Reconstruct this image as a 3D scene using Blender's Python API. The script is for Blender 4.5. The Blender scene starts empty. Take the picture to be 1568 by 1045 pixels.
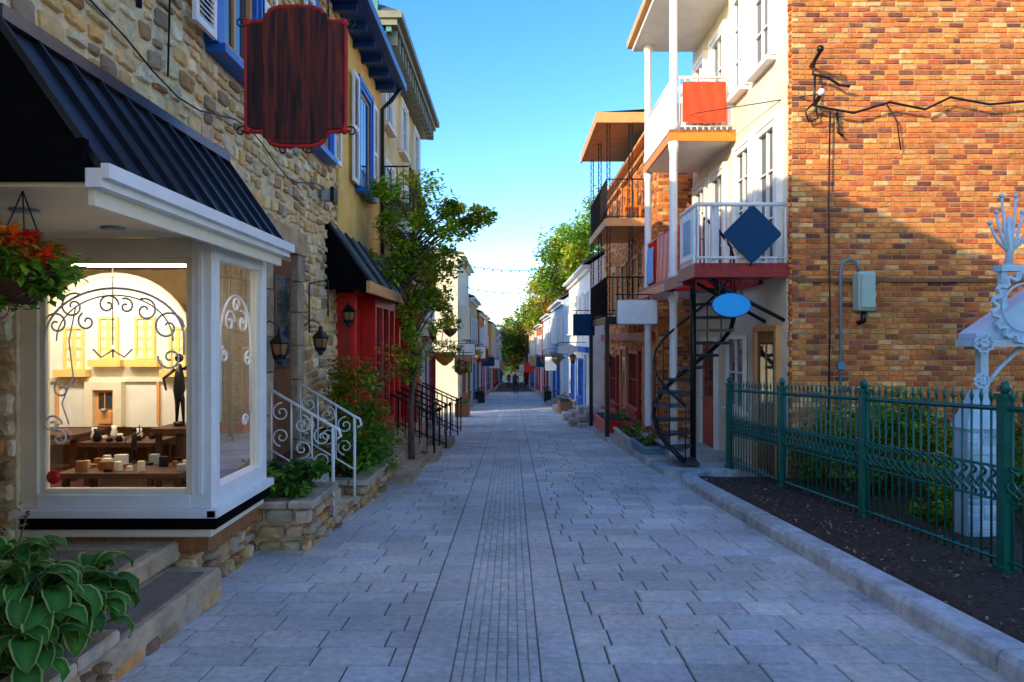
import bpy, math, random
from mathutils import Vector, Matrix, noise
R=random.Random(7)
SL=0.0478
def g(y):
    y=max(-40.0,min(170.0,y)); return -SL*y
# ---------------------------------------------------------------- materials
def newmat(name):
    m=bpy.data.materials.new(name); m.use_nodes=True
    nt=m.node_tree; b=nt.nodes['Principled BSDF']; return m,nt,b
def mat(name,col,rough=.7,metal=0.0,var=.25,scale=6.0,bump=.15,bscale=None,attr=True,spec=.4,stretch=(1,1,1),big=.0,coat=0.0):
    m,nt,b=newmat(name); N=nt.nodes; L=nt.links
    tc=N.new('ShaderNodeTexCoord'); mp=N.new('ShaderNodeMapping'); mp.inputs['Scale'].default_value=stretch
    L.new(tc.outputs['Object'],mp.inputs['Vector'])
    n1=N.new('ShaderNodeTexNoise'); n1.inputs['Scale'].default_value=scale; n1.inputs['Detail'].default_value=4; n1.inputs['Roughness'].default_value=.65
    L.new(mp.outputs[0],n1.inputs['Vector'])
    mr=N.new('ShaderNodeMapRange'); mr.inputs['From Min'].default_value=.3; mr.inputs['From Max'].default_value=.7
    mr.inputs['To Min'].default_value=1-var; mr.inputs['To Max'].default_value=1+var*.6
    L.new(n1.outputs['Fac'],mr.inputs['Value'])
    last=mr.outputs[0]
    if big>0:
        n3=N.new('ShaderNodeTexNoise'); n3.inputs['Scale'].default_value=.7; n3.inputs['Detail'].default_value=4
        L.new(tc.outputs['Object'],n3.inputs['Vector'])
        mr3=N.new('ShaderNodeMapRange'); mr3.inputs['From Min'].default_value=.35; mr3.inputs['From Max'].default_value=.65
        mr3.inputs['To Min'].default_value=1-big; mr3.inputs['To Max'].default_value=1+big*.4
        L.new(n3.outputs['Fac'],mr3.inputs['Value'])
        mm=N.new('ShaderNodeMath'); mm.operation='MULTIPLY'; L.new(last,mm.inputs[0]); L.new(mr3.outputs[0],mm.inputs[1]); last=mm.outputs[0]
    vm=N.new('ShaderNodeVectorMath'); vm.operation='SCALE'; vm.inputs[0].default_value=col[:3]
    L.new(last,vm.inputs['Scale'])
    out=vm.outputs[0]
    if attr:
        at=N.new('ShaderNodeAttribute'); at.attribute_name='Col'
        v2=N.new('ShaderNodeVectorMath'); v2.operation='MULTIPLY'; L.new(out,v2.inputs[0]); L.new(at.outputs['Color'],v2.inputs[1]); out=v2.outputs[0]
    L.new(out,b.inputs['Base Color'])
    b.inputs['Roughness'].default_value=rough; b.inputs['Metallic'].default_value=metal
    b.inputs['Specular IOR Level'].default_value=spec; b.inputs['Coat Weight'].default_value=coat
    if bump>0:
        n2=N.new('ShaderNodeTexNoise'); n2.inputs['Scale'].default_value=bscale or scale*5; n2.inputs['Detail'].default_value=3
        L.new(mp.outputs[0],n2.inputs['Vector'])
        bp=N.new('ShaderNodeBump'); bp.inputs['Strength'].default_value=bump; bp.inputs['Distance'].default_value=.02
        L.new(n2.outputs['Fac'],bp.inputs['Height']); L.new(bp.outputs[0],b.inputs['Normal'])
    return m
def leafmat(name):
    m,nt,b=newmat(name); N=nt.nodes; L=nt.links
    at=N.new('ShaderNodeAttribute'); at.attribute_name='Col'
    L.new(at.outputs['Color'],b.inputs['Base Color']); b.inputs['Roughness'].default_value=.5
    b.inputs['Specular IOR Level'].default_value=.3
    tr=N.new('ShaderNodeBsdfTranslucent'); L.new(at.outputs['Color'],tr.inputs['Color'])
    mx=N.new('ShaderNodeMixShader'); mx.inputs[0].default_value=.4
    L.new(b.outputs[0],mx.inputs[1]); L.new(tr.outputs[0],mx.inputs[2])
    L.new(mx.outputs[0],N['Material Output'].inputs['Surface']); return m
def glassmat(name,refl=.1,tint=(.97,.98,1)):
    m,nt,b=newmat(name); N=nt.nodes; L=nt.links
    N.remove(b); t=N.new('ShaderNodeBsdfTransparent'); t.inputs[0].default_value=(*tint,1)
    gl=N.new('ShaderNodeBsdfGlossy'); gl.inputs['Roughness'].default_value=.02
    fr=N.new('ShaderNodeLayerWeight'); fr.inputs['Blend'].default_value=.35
    mr=N.new('ShaderNodeMapRange'); mr.inputs['To Min'].default_value=refl; mr.inputs['To Max'].default_value=.8
    L.new(fr.outputs['Fresnel'],mr.inputs['Value'])
    mx=N.new('ShaderNodeMixShader'); L.new(mr.outputs[0],mx.inputs[0]); L.new(t.outputs[0],mx.inputs[1]); L.new(gl.outputs[0],mx.inputs[2])
    L.new(mx.outputs[0],N['Material Output'].inputs['Surface']); return m
def emis(name,col,s):
    m,nt,b=newmat(name); b.inputs['Base Color'].default_value=(*col,1)
    b.inputs['Emission Color'].default_value=(*col,1); b.inputs['Emission Strength'].default_value=s; return m
def woodmat(name,c1,c2,axis='z',rough=.45):
    m,nt,b=newmat(name); N=nt.nodes; L=nt.links
    tc=N.new('ShaderNodeTexCoord'); mp=N.new('ShaderNodeMapping')
    mp.inputs['Scale'].default_value=(22,22,1.6) if axis=='z' else (1.6,22,22)
    L.new(tc.outputs['Object'],mp.inputs['Vector'])
    n=N.new('ShaderNodeTexNoise'); n.inputs['Scale'].default_value=1; n.inputs['Detail'].default_value=7; n.inputs['Distortion'].default_value=.6
    L.new(mp.outputs[0],n.inputs['Vector'])
    cr=N.new('ShaderNodeValToRGB'); cr.color_ramp.elements[0].position=.38; cr.color_ramp.elements[1].position=.66
    cr.color_ramp.elements[0].color=(*c1,1); cr.color_ramp.elements[1].color=(*c2,1)
    L.new(n.outputs['Fac'],cr.inputs[0])
    at=N.new('ShaderNodeAttribute'); at.attribute_name='Col'
    v2=N.new('ShaderNodeVectorMath'); v2.operation='MULTIPLY'; L.new(cr.outputs[0],v2.inputs[0]); L.new(at.outputs['Color'],v2.inputs[1])
    L.new(v2.outputs[0],b.inputs['Base Color']); b.inputs['Roughness'].default_value=rough
    bp=N.new('ShaderNodeBump'); bp.inputs['Strength'].default_value=.25; bp.inputs['Distance'].default_value=.01
    L.new(n.outputs['Fac'],bp.inputs['Height']); L.new(bp.outputs[0],b.inputs['Normal']); return m
M={}
M['stone']=mat('rubble_stone',(1,1,1),.9,var=.3,scale=9,bump=.6,bscale=30)
M['brick']=mat('clay_brick',(1,1,1),.85,var=.35,scale=14,bump=.6,bscale=50,big=.25)
M['mortar']=mat('mortar',(.8,.6,.34),.95,var=.3,scale=12,bump=.6,bscale=40)
M['mortar_d']=mat('mortar_dark',(.5,.3,.15),.95,var=.3,scale=12,bump=.4)
M['plaster_y']=mat('yellow_plaster',(.88,.54,.14),.85,var=.15,scale=3,bump=.15,bscale=60,big=.2)
M['plaster_t']=mat('tan_plaster',(.86,.6,.24),.85,var=.15,scale=3,bump=.15,bscale=60,big=.2)
M['plaster_c']=mat('cream_plaster',(.88,.77,.55),.85,var=.12,scale=3,bump=.15,bscale=60,big=.12)
M['plaster_w']=mat('white_plaster',(.86,.84,.79),.8,var=.12,scale=3,bump=.1,bscale=60,big=.12)
M['plaster_b']=mat('pale_blue_plaster',(.42,.6,.78),.8,var=.12,scale=3,bump=.1,bscale=60,big=.15)
M['plaster_r']=mat('brick_red_plaster',(.62,.2,.06),.85,var=.3,scale=8,bump=.2,bscale=60,big=.2)
M['white']=mat('white_paint',(.9,.87,.81),.45,var=.08,scale=4,bump=.04,bscale=50)
M['cream']=mat('cream_paint',(.88,.79,.58),.5,var=.08,scale=4,bump=.04)
M['blue']=mat('blue_paint',(.01,.13,.52),.4,var=.12,bump=.04)
M['bluedk']=mat('dark_blue_paint',(.01,.05,.2),.4,var=.15,bump=.04)
M['navy']=mat('navy_sign_paint',(.006,.05,.12),.6,var=.08,bump=.02,spec=.2)
M['azure']=mat('azure_sign_paint',(.02,.45,.88),.4,var=.06,bump=.02)
M['red']=mat('red_paint',(.75,.014,.01),.4,var=.15,scale=5,bump=.05)
M['redor']=mat('orange_red_fabric',(.85,.07,.015),.7,var=.15,scale=5,bump=.05)
M['darkred']=mat('dark_red_paint',(.38,.022,.015),.5,var=.2,bump=.05)
M['orange']=mat('orange_paint',(.9,.26,.02),.5,var=.15,bump=.05)
M['black']=mat('black_metal',(.01,.01,.012),.35,var=.3,bump=.05,spec=.4)
M['blackmat']=mat('black_cloth',(.005,.005,.005),.95,var=.3,bump=.1,spec=.05)
M['roofm']=mat('seamed_metal_roof',(.08,.09,.12),.32,metal=.6,var=.25,scale=3,bump=.05)
M['roofg']=mat('grey_roof',(.1,.11,.12),.6,var=.3,scale=5,bump=.2)
M['copper']=mat('green_copper',(.1,.3,.26),.6,var=.3,scale=5,bump=.1)
M['corn']=mat('grey_green_cornice',(.24,.23,.15),.6,var=.2,scale=5,bump=.1)
M['fence']=mat('green_fence_paint',(.003,.13,.095),.35,var=.25,scale=12,bump=.1,spec=.5)
M['slab']=mat('stone_slab',(.6,.47,.33),.9,var=.35,scale=7,bump=.5,bscale=50,big=.3)
M['dstone']=mat('dressed_grey_stone',(.42,.31,.18),.9,var=.4,scale=5,bump=.5,bscale=40,big=.2)
M['kerb']=mat('granite_kerb',(.62,.6,.56),.85,var=.35,scale=8,bump=.5,bscale=60,big=.25)
M['paver']=mat('concrete_paver',(1,1,1),.7,var=.25,scale=20,bump=.35,bscale=130,big=.25)
M['joint']=mat('paving_joint',(.14,.12,.105),.95,var=.4,scale=20,bump=.4)
M['earth']=mat('earth',(.12,.11,.07),.95,var=.5,scale=1,bump=.5,bscale=5)
M['soil']=mat('soil',(.065,.04,.025),.95,var=.7,scale=25,bump=1.0,bscale=60)
M['chip']=mat('bark_chip',(1,1,1),.9,var=.3,bump=.2)
M['wood']=mat('brown_wood',(.34,.14,.05),.6,var=.4,scale=3,stretch=(8,8,1),bump=.3,bscale=8)
M['woodfl']=mat('dark_wood',(.08,.03,.018),.5,var=.4,scale=3,stretch=(1,8,8),bump=.2)
M['signwood']=woodmat('sign_wood',(.014,.004,.003),(.22,.026,.01),'z',.7)
M['bark']=mat('bark',(.16,.11,.06),.95,var=.5,scale=12,stretch=(1,1,.3),bump=.8)
M['wdark']=mat('window_glass_dark',(.035,.045,.055),.06,var=.4,scale=1.5,bump=0,spec=.9)
M['glass']=glassmat('shop_glass')
M['leaf']=leafmat('leaf')
M['tan']=mat('tan_trim',(.78,.38,.14),.7,var=.15,bump=.1)
M['grey']=mat('grey_metal',(.4,.43,.4),.5,var=.12,bump=.05)
M['greenbox']=mat('grey_green_paint',(.42,.54,.45),.5,var=.12,bump=.05)
M['sculp']=mat('pale_blue_steel',(.5,.68,.78),.45,var=.15,bump=.05)
M['dkblue']=mat('blue_planter',(.14,.26,.33),.7,var=.2,bump=.1)
M['warm']=mat('shop_wall',(.5,.33,.15),.8,var=.2,bump=.05)
M['street_refl']=mat('street_reflection_panel',(.88,.84,.74),.8,var=.12,scale=4,bump=.05)  # pale colour imitating the bright street reflected in the pane
M['yellow']=mat('reflected_window_yellow',(.88,.62,.2),.6,var=.1,bump=.02)  # window frames painted on the reflected-street panel
M['tube']=emis('strip_lamp',(1,.85,.5),14)
M['bulb']=emis('warm_bulb',(1,.75,.4),6)
W=(1,1,1)
# ---------------------------------------------------------------- mesh builder
class F:
    def __init__(s,o,u,v,n): s.o=Vector(o); s.u=Vector(u); s.v=Vector(v); s.n=Vector(n)
    def p(s,a,b,c=0): return s.o+s.u*a+s.v*b+s.n*c
def FL(X): return F((X,0,0),(0,1,0),(0,0,1),(1,0,0))
def FR(X): return F((X,0,0),(0,1,0),(0,0,1),(-1,0,0))
def FF(Y): return F((0,Y,0),(1,0,0),(0,0,1),(0,-1,0))
class MB:
    def __init__(s): s.v=[];s.f=[];s.m=[];s.c=[];s.mats=[];s.sm=[]
    def mi(s,k):
        if k not in s.mats: s.mats.append(k)
        return s.mats.index(k)
    def add(s,vs,fs,k,col=W,smooth=False):
        b=len(s.v); i=s.mi(k)
        s.v.extend([tuple(x) for x in vs])
        if isinstance(col,list): s.c.extend(col)
        else: s.c.extend([col]*len(vs))
        for f in fs: s.f.append(tuple(b+j for j in f)); s.m.append(i); s.sm.append(smooth)
    def hexa(s,P,k,col=W):
        s.add(P,[(0,3,2,1),(4,5,6,7),(0,1,5,4),(1,2,6,5),(2,3,7,6),(3,0,4,7)],k,col)
    def box(s,x0,x1,y0,y1,z0,z1,k,col=W):
        s.hexa([(x0,y0,z0),(x1,y0,z0),(x1,y1,z0),(x0,y1,z0),(x0,y0,z1),(x1,y0,z1),(x1,y1,z1),(x0,y1,z1)],k,col)
    def cbox(s,x0,x1,y0,y1,z0,z1,k,col=W,c=.015):
        vs=[];X=(x0,x1);Y=(y0,y1);Z=(z0,z1)
        idx={}
        for i in (0,1):
            for j in (0,1):
                for l in (0,1):
                    x,y,z=X[i],Y[j],Z[l];sx=1-2*i;sy=1-2*j;sz=1-2*l
                    for a,p in enumerate(((x,y+sy*c,z+sz*c),(x+sx*c,y,z+sz*c),(x+sx*c,y+sy*c,z))):
                        idx[(i,j,l,a)]=len(vs); vs.append(p)
        fs=[]
        for i in (0,1): fs.append([idx[(i,0,0,0)],idx[(i,1,0,0)],idx[(i,1,1,0)],idx[(i,0,1,0)]])
        for j in (0,1): fs.append([idx[(0,j,0,1)],idx[(1,j,0,1)],idx[(1,j,1,1)],idx[(0,j,1,1)]])
        for l in (0,1): fs.append([idx[(0,0,l,2)],idx[(1,0,l,2)],idx[(1,1,l,2)],idx[(0,1,l,2)]])
        for i in (0,1):
            for j in (0,1): fs.append([idx[(i,j,0,0)],idx[(i,j,1,0)],idx[(i,j,1,1)],idx[(i,j,0,1)]])
            for l in (0,1): fs.append([idx[(i,0,l,0)],idx[(i,1,l,0)],idx[(i,1,l,2)],idx[(i,0,l,2)]])
        for j in (0,1):
            for l in (0,1): fs.append([idx[(0,j,l,1)],idx[(1,j,l,1)],idx[(1,j,l,2)],idx[(0,j,l,2)]])
        for i in (0,1):
            for j in (0,1):
                for l in (0,1): fs.append([idx[(i,j,l,0)],idx[(i,j,l,1)],idx[(i,j,l,2)]])
        s.add(vs,fs,k,col)
    def lb(s,f,u0,u1,v0,v1,n0,n1,k,col=W):
        s.hexa([f.p(u0,v0,n0),f.p(u1,v0,n0),f.p(u1,v0,n1),f.p(u0,v0,n1),f.p(u0,v1,n0),f.p(u1,v1,n0),f.p(u1,v1,n1),f.p(u0,v1,n1)],k,col)
    def prism(s,poly,f,n0,n1,k,col=W):
        n=len(poly); vs=[f.p(a,b,n0) for a,b in poly]+[f.p(a,b,n1) for a,b in poly]
        fs=[tuple(range(n)),tuple(range(2*n-1,n-1,-1))]+[(i,(i+1)%n,n+(i+1)%n,n+i) for i in range(n)]
        s.add(vs,fs,k,col)
    def tube(s,pts,r,k,n=6,col=W,closed=False,smooth=True):
        pts=[Vector(p) for p in pts]; m=len(pts)
        rr=r if isinstance(r,(list,tuple)) else [r]*m
        vs=[];prev=None
        for i,p in enumerate(pts):
            if closed: t=pts[(i+1)%m]-pts[i-1]
            else: t=pts[min(i+1,m-1)]-pts[max(i-1,0)]
            if t.length<1e-9: t=Vector((0,0,1))
            t.normalize()
            if prev is None:
                a=Vector((0,0,1)) if abs(t.z)<.9 else Vector((1,0,0))
                e=t.cross(a).normalized()
            else:
                e=prev-t*prev.dot(t)
                if e.length<1e-6: e=t.cross(Vector((0,0,1)))
                e.normalize()
            prev=e; b=t.cross(e)
            for j in range(n):
                a=2*math.pi*j/n; vs.append(p+(e*math.cos(a)+b*math.sin(a))*rr[i])
        fs=[]
        for i in range(m if closed else m-1):
            for j in range(n):
                i2=(i+1)%m; fs.append((i*n+j,i*n+(j+1)%n,i2*n+(j+1)%n,i2*n+j))
        if not closed: fs.append(tuple(range(n-1,-1,-1))); fs.append(tuple((m-1)*n+j for j in range(n)))
        s.add(vs,fs,k,col,smooth)
    def lathe(s,c,prof,k,n=12,col=W,smooth=True):
        vs=[];cx,cy,cz=c
        for r,z in prof:
            for j in range(n):
                a=2*math.pi*j/n; vs.append((cx+r*math.cos(a),cy+r*math.sin(a),cz+z))
        fs=[]
        for i in range(len(prof)-1):
            for j in range(n): fs.append((i*n+j,i*n+(j+1)%n,(i+1)*n+(j+1)%n,(i+1)*n+j))
        fs.append(tuple(range(n-1,-1,-1))); fs.append(tuple((len(prof)-1)*n+j for j in range(n)))
        s.add(vs,fs,k,col,smooth)
    def ball(s,c,r,k,col=W,n=8,sc=(1,1,1)):
        prof=[(max(.001,r*math.sin(math.pi*i/n))*1,-r*math.cos(math.pi*i/n)*sc[2]) for i in range(n+1)]
        s.lathe(c,prof,k,n,col)
    def done(s,name,parent=None,bevel=0):
        me=bpy.data.meshes.new(name); me.from_pydata(s.v,[],s.f); 
        for k in s.mats: me.materials.append(M[k])
        me.polygons.foreach_set('material_index',s.m); me.polygons.foreach_set('use_smooth',s.sm)
        a=me.attributes.new('Col','FLOAT_COLOR','POINT')
        fl=[]
        for c in s.c: fl.extend((c[0],c[1],c[2],1))
        a.data.foreach_set('color',fl); me.update()
        o=bpy.data.objects.new(name,me); bpy.context.scene.collection.objects.link(o)
        if parent: o.parent=parent
        if bevel:
            b=o.modifiers.new('bev','BEVEL'); b.width=bevel; b.segments=2; b.limit_method='ANGLE'
        return o
def group(name):
    e=bpy.data.objects.new(name,None); bpy.context.scene.collection.objects.link(e); return e
def jit(c,a):
    k=1+R.uniform(-a,a); return tuple(max(0,x*k*(1+R.uniform(-a,a)*.3)) for x in c)
# ---------------------------------------------------------------- masonry (each stone real geometry)
def masonry(mb,f,u0,u1,v0,v1,holes,ch,bw,depth,k,pal,rough=0.0,gap=.012,var=.25,warp=0.0):
    v=v0; row=0
    while v<v1-.02:
        h=R.uniform(*ch); 
        if v+h>v1-.03: h=v1-v
        segs=[(u0,u1)]
        for (a,b,c,d) in holes:
            if v+h*.5>c and v+h*.5<d:
                ns=[]
                for (p,q) in segs:
                    if b<=p or a>=q: ns.append((p,q)); continue
                    if a>p: ns.append((p,a))
                    if b<q: ns.append((b,q))
                segs=ns
        for (p,q) in segs:
            u=p; first=True
            while u<q-.01:
                w=R.uniform(*bw)
                if bw[0]==bw[1]:
                    if first and row%2: w*=.5
                    elif R.random()<.15: w*=R.choice((.5,.5,.75))
                first=False
                if u+w>q-bw[0]*.35: w=q-u
                parts=[(v,h)]
                if warp>0 and h>ch[0]*1.2 and R.random()<.3: 
                    k1=R.uniform(.35,.65); parts=[(v,h*k1),(v+h*k1,h*(1-k1))]
                for (vv,hh) in parts:
                    stone(mb,f,u,u+w,vv,vv+hh,depth*R.uniform(.6,1.1),k,jit(R.choice(pal),var),rough,gap,warp)
                u+=w
        v+=h; row+=1
def stone(mb,f,ua,ub,va,vb,d,k,col,rough,gap,warp):
    w=ub-ua;h=vb-va
    if w<gap*2.2 or h<gap*2.2: return
    def wp(a,b):
        if warp<=0: return a,b
        q=f.p(a,b,0)
        return a+noise.noise(q*2.3+Vector((7,3,1)))*warp, b+noise.noise(q*1.7+Vector((1,9,4)))*warp*1.1
    if rough<=0:
        out=[(ua+gap/2,va+gap/2),(ub-gap/2,va+gap/2),(ub-gap/2,vb-gap/2),(ua+gap/2,vb-gap/2)]
        j=min(w,h)*.06
        out=[(a+R.uniform(-j,j),b+R.uniform(-j,j)) for a,b in out]
        i=.006; inn=[(out[0][0]+i,out[0][1]+i),(out[1][0]-i,out[1][1]+i),(out[2][0]-i,out[2][1]-i),(out[3][0]+i,out[3][1]-i)]
        dd=[d*R.uniform(.8,1.15) for _ in range(4)]
        vs=[f.p(a,b,0) for a,b in out]+[f.p(inn[q][0],inn[q][1],dd[q]) for q in range(4)]
        mb.add(vs,[(4,5,6,7)]+[(q,(q+1)%4,4+(q+1)%4,4+q) for q in range(4)],k,col)
        return
    cx=(ua+ub)/2;cy=(va+vb)/2;a2=w/2-gap/2;b2=h/2-gap/2
    pts=[]
    c=.25
    base8=[(-1,-1+c*1.3),(-1+c,-1),(0,-1),(1-c,-1),(1,-1+c*1.3),(1,0.3),(1,1-c*1.3),(1-c,1),(0,1),(-1+c,1),(-1,1-c*1.3),(-1,-.3)]
    for (x,y) in base8:
        pts.append((cx+a2*x*(1-R.uniform(0,rough)),cy+b2*y*(1-R.uniform(0,rough*1.2))))
    n=len(pts); P0=[wp(a,b) for a,b in pts]
    ctr=wp(cx,cy)
    def ring(s,dep,jj): 
        return [f.p(ctr[0]+(a-ctr[0])*s,ctr[1]+(b-ctr[1])*s,dep*(1+R.uniform(-jj,jj))) for a,b in P0]
    vs=ring(1,0.0,0)+ring(.97,d*.55,.2)+ring(.82,d*.95,.18)+[f.p(ctr[0]+R.uniform(-.2,.2)*a2,ctr[1]+R.uniform(-.2,.2)*b2,d*R.uniform(.9,1.25))]
    fs=[]
    for q in range(n):
        q2=(q+1)%n
        fs+= [(q,q2,n+q2,n+q),(n+q,n+q2,2*n+q2,2*n+q),(2*n+q,2*n+q2,3*n)]
    mb.add(vs,fs,k,col)
STP=[(.86,.62,.3),(.8,.54,.25),(.68,.42,.17),(.5,.28,.11),(.88,.71,.44),(.68,.52,.34),(.82,.48,.16),(.38,.25,.15),(.88,.68,.38)]
STD=[(.6,.38,.17),(.46,.28,.13),(.66,.45,.24),(.34,.2,.11),(.54,.42,.27),(.62,.32,.1)]
BRP=[(.8,.25,.05),(.7,.18,.04),(.86,.33,.07),(.5,.12,.04),(.88,.46,.16),(.74,.2,.045),(.28,.085,.05),(.8,.28,.06),(.64,.18,.05),(.84,.31,.07)]
# ---------------------------------------------------------------- facade parts
def window(mb,f,u0,u1,v0,v1,fr='white',gl='wdark',nx=1,nz=2,fw=.06,out=.06,base=0.012,sill=True,trim=None):
    mb.lb(f,u0,u1,v0,v1,base-.01,base,gl)
    mb.lb(f,u0,u0+fw,v0,v1,base,out,fr); mb.lb(f,u1-fw,u1,v0,v1,base,out,fr)
    mb.lb(f,u0+fw,u1-fw,v1-fw,v1,base,out,fr); mb.lb(f,u0+fw,u1-fw,v0,v0+fw,base,out,fr)
    for i in range(1,nx+1):
        if nx>0:
            u=u0+(u1-u0)*i/(nx+1); mb.lb(f,u-.018,u+.018,v0+fw,v1-fw,base,out*.7,fr)
    for i in range(1,nz+1):
        v=v0+(v1-v0)*i/(nz+1); mb.lb(f,u0+fw,u1-fw,v-.013,v+.013,base,out*.6,fr)
    if sill: mb.lb(f,u0-.06,u1+.06,v0-.07,v0-.002,base-.01,out+.07,trim or fr)
    if trim:
        mb.lb(f,u0-.09,u0-.003,v0,v1+.09,base-.01,out+.02,trim); mb.lb(f,u1+.003,u1+.09,v0,v1+.09,base-.01,out+.02,trim)
        mb.lb(f,u0,u1,v1+.003,v1+.09,base-.01,out+.015,trim)
def shutter(mb,f,u0,u1,v0,v1,k='white',n0=.06):
    n1=n0+.035; w=.05
    mb.lb(f,u0,u0+w,v0,v1,n0,n1,k); mb.lb(f,u1-w,u1,v0,v1,n0,n1,k)
    for a in (v0,(v0+v1)/2-.03,v1-.06): mb.lb(f,u0+w,u1-w,a,a+.06,n0,n1,k)
    v=v0+.07
    while v<v1-.08:
        if abs(v-(v0+v1)/2)>.05:
            P=[f.p(u0+w,v,n0+.028),f.p(u1-w,v,n0+.028),f.p(u1-w,v+.03,n0+.008),f.p(u0+w,v+.03,n0+.008)]
            mb.add(P+[p+f.n*.006 for p in P],[(0,1,2,3),(4,5,6,7),(0,1,5,4),(3,2,6,7)],k)
        v+=.042
def door(mb,f,u0,u1,v0,v1,k,fr='white',glass=True):
    mb.lb(f,u0,u1,v0,v1,0,.03,k); 
    mb.lb(f,u0-.08,u0,v0,v1+.08,0,.08,fr); mb.lb(f,u1,u1+.08,v0,v1+.08,0,.08,fr); mb.lb(f,u0,u1,v1,v1+.08,0,.08,fr)
    w=u1-u0;h=v1-v0
    mb.lb(f,u0+w*.18,u1-w*.18,v0+h*.08,v0+h*.4,.03,.045,k)
    if glass: 
        mb.lb(f,u0+w*.18,u1-w*.18,v0+h*.48,v0+h*.92,.03,.038,'wdark')
        mb.lb(f,u0+w*.49,u0+w*.52,v0+h*.48,v0+h*.92,.038,.05,k)
    mb.tube([f.p(u1-.1,v0+h*.45,.03),f.p(u1-.1,v0+h*.45,.09)],.02,'grey')
def rail(mb,p0,p1,h=.95,k='black',sp=.11,r=.009,scroll=False):
    p0=Vector(p0);p1=Vector(p1);up=Vector((0,0,1))
    mb.tube([p0+up*h,p1+up*h],r*2,k,n=5); mb.tube([p0+up*.08,p1+up*.08],r*1.4,k,n=4)
    n=max(1,int((p1-p0).length/sp))
    for i in range(n+1):
        p=p0.lerp(p1,i/n); mb.tube([p,p+up*h],r,k,n=4,smooth=False)
def spiral(c,u,v,r0,turns,start,n=22,inward=True):
    pts=[]
    for i in range(n+1):
        t=i/n; a=start+turns*2*math.pi*t; r=r0*(1-t*.85)
        pts.append(Vector(c)+Vector(u)*(r*math.cos(a))+Vector(v)*(r*math.sin(a)))
    return pts
# ---------------------------------------------------------------- foliage
def leafq(mb,p,d,up,L,w,col,k='leaf'):
    s=d.cross(up)
    if s.length<1e-4: s=Vector((1,0,0))
    s.normalize(); nn=s.cross(d)
    mb.add([p,p+d*L*.5+s*w*.5+nn*w*.12,p+d*L,p+d*L*.5-s*w*.5+nn*w*.12],[(0,1,2),(0,2,3)],k,col)
def rdir():
    while 1:
        v=Vector((R.uniform(-1,1),R.uniform(-1,1),R.uniform(-1,1)))
        if .05<v.length<1: return v.normalized()
def crown(mb,c,rad,n,size,pal,clumps=30,cr=.33,shell=.5,flat=.8):
    c=Vector(c); cl=[]
    for i in range(clumps):
        d=rdir(); rr=R.uniform(shell*.5,1)**.6
        cl.append((Vector((d.x*rad[0]*rr,d.y*rad[1]*rr,d.z*rad[2]*rr)),R.uniform(.55,1.3),R.uniform(.5,1.2)*cr*min(rad),R.choice(pal)))
    for i in range(n):
        o,b,s,pc=R.choice(cl)
        q=rdir()*s*1.5*R.random()**.4
        p=c+o+Vector((q.x,q.y,q.z*flat))
        d=rdir(); d.z=d.z*.5-.15; d.normalize()
        cc=pc if R.random()<.75 else R.choice(pal)
        kk=b*R.uniform(.7,1.3)
        leafq(mb,p,d,Vector((R.uniform(-.4,.4),R.uniform(-.4,.4),1)),size*R.uniform(.7,1.3),size*R.uniform(.45,.75),tuple(x*kk for x in cc))
    return [c+q[0] for q in cl]
GR=[(.16,.34,.02),(.23,.42,.025),(.11,.25,.02),(.34,.48,.03)]
GD=[(.05,.17,.018),(.09,.24,.02),(.15,.3,.025)]
GY=[(.36,.46,.03),(.24,.42,.03),(.52,.5,.04)]
OR=[(.65,.23,.02),(.52,.33,.04),(.24,.24,.03),(.68,.14,.02)]
def tree(name,x,y,zc,rad,n,size,pal,tr=.15,clumps=34,lean=0):
    mb=MB(); z0=g(y)-.1
    cps=crown(mb,(x,y,zc),rad,n,size,pal,clumps)
    top=Vector((x,y,zc+rad[2]*.2))
    base=Vector((x+lean,y,z0))
    st=[base.lerp(top,t)+Vector((math.sin(t*5)*tr*.5,math.cos(t*4)*tr*.4,0)) for t in (0,.25,.5,.75,1)]
    mb.tube(st,[tr*1.25,tr,tr*.8,tr*.6,tr*.3],'bark',n=8)
    for q in cps[:16]:
        b=st[2].lerp(st[4],R.random()*.8); mid=b.lerp(q,.5)+Vector((0,0,rad[2]*.06))
        mb.tube([b,mid,q],[tr*.35,tr*.2,tr*.06],'bark',n=5)
    return mb.done(name)
# ================================================================ GROUND
mb=MB()
ys=[-400,-40,0,20,60,110,170,1500]; xs=[-1200,-60,-3,3.2,60,1200]
vs=[(x,y,g(y)-.03) for y in ys for x in xs]; fs=[]
nx=len(xs)
for j in range(len(ys)-1):
    for i in range(nx-1): fs.append((j*nx+i,j*nx+i+1,(j+1)*nx+i+1,(j+1)*nx+i))
mb.add(vs,fs,'earth'); mb.done('ground')
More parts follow.
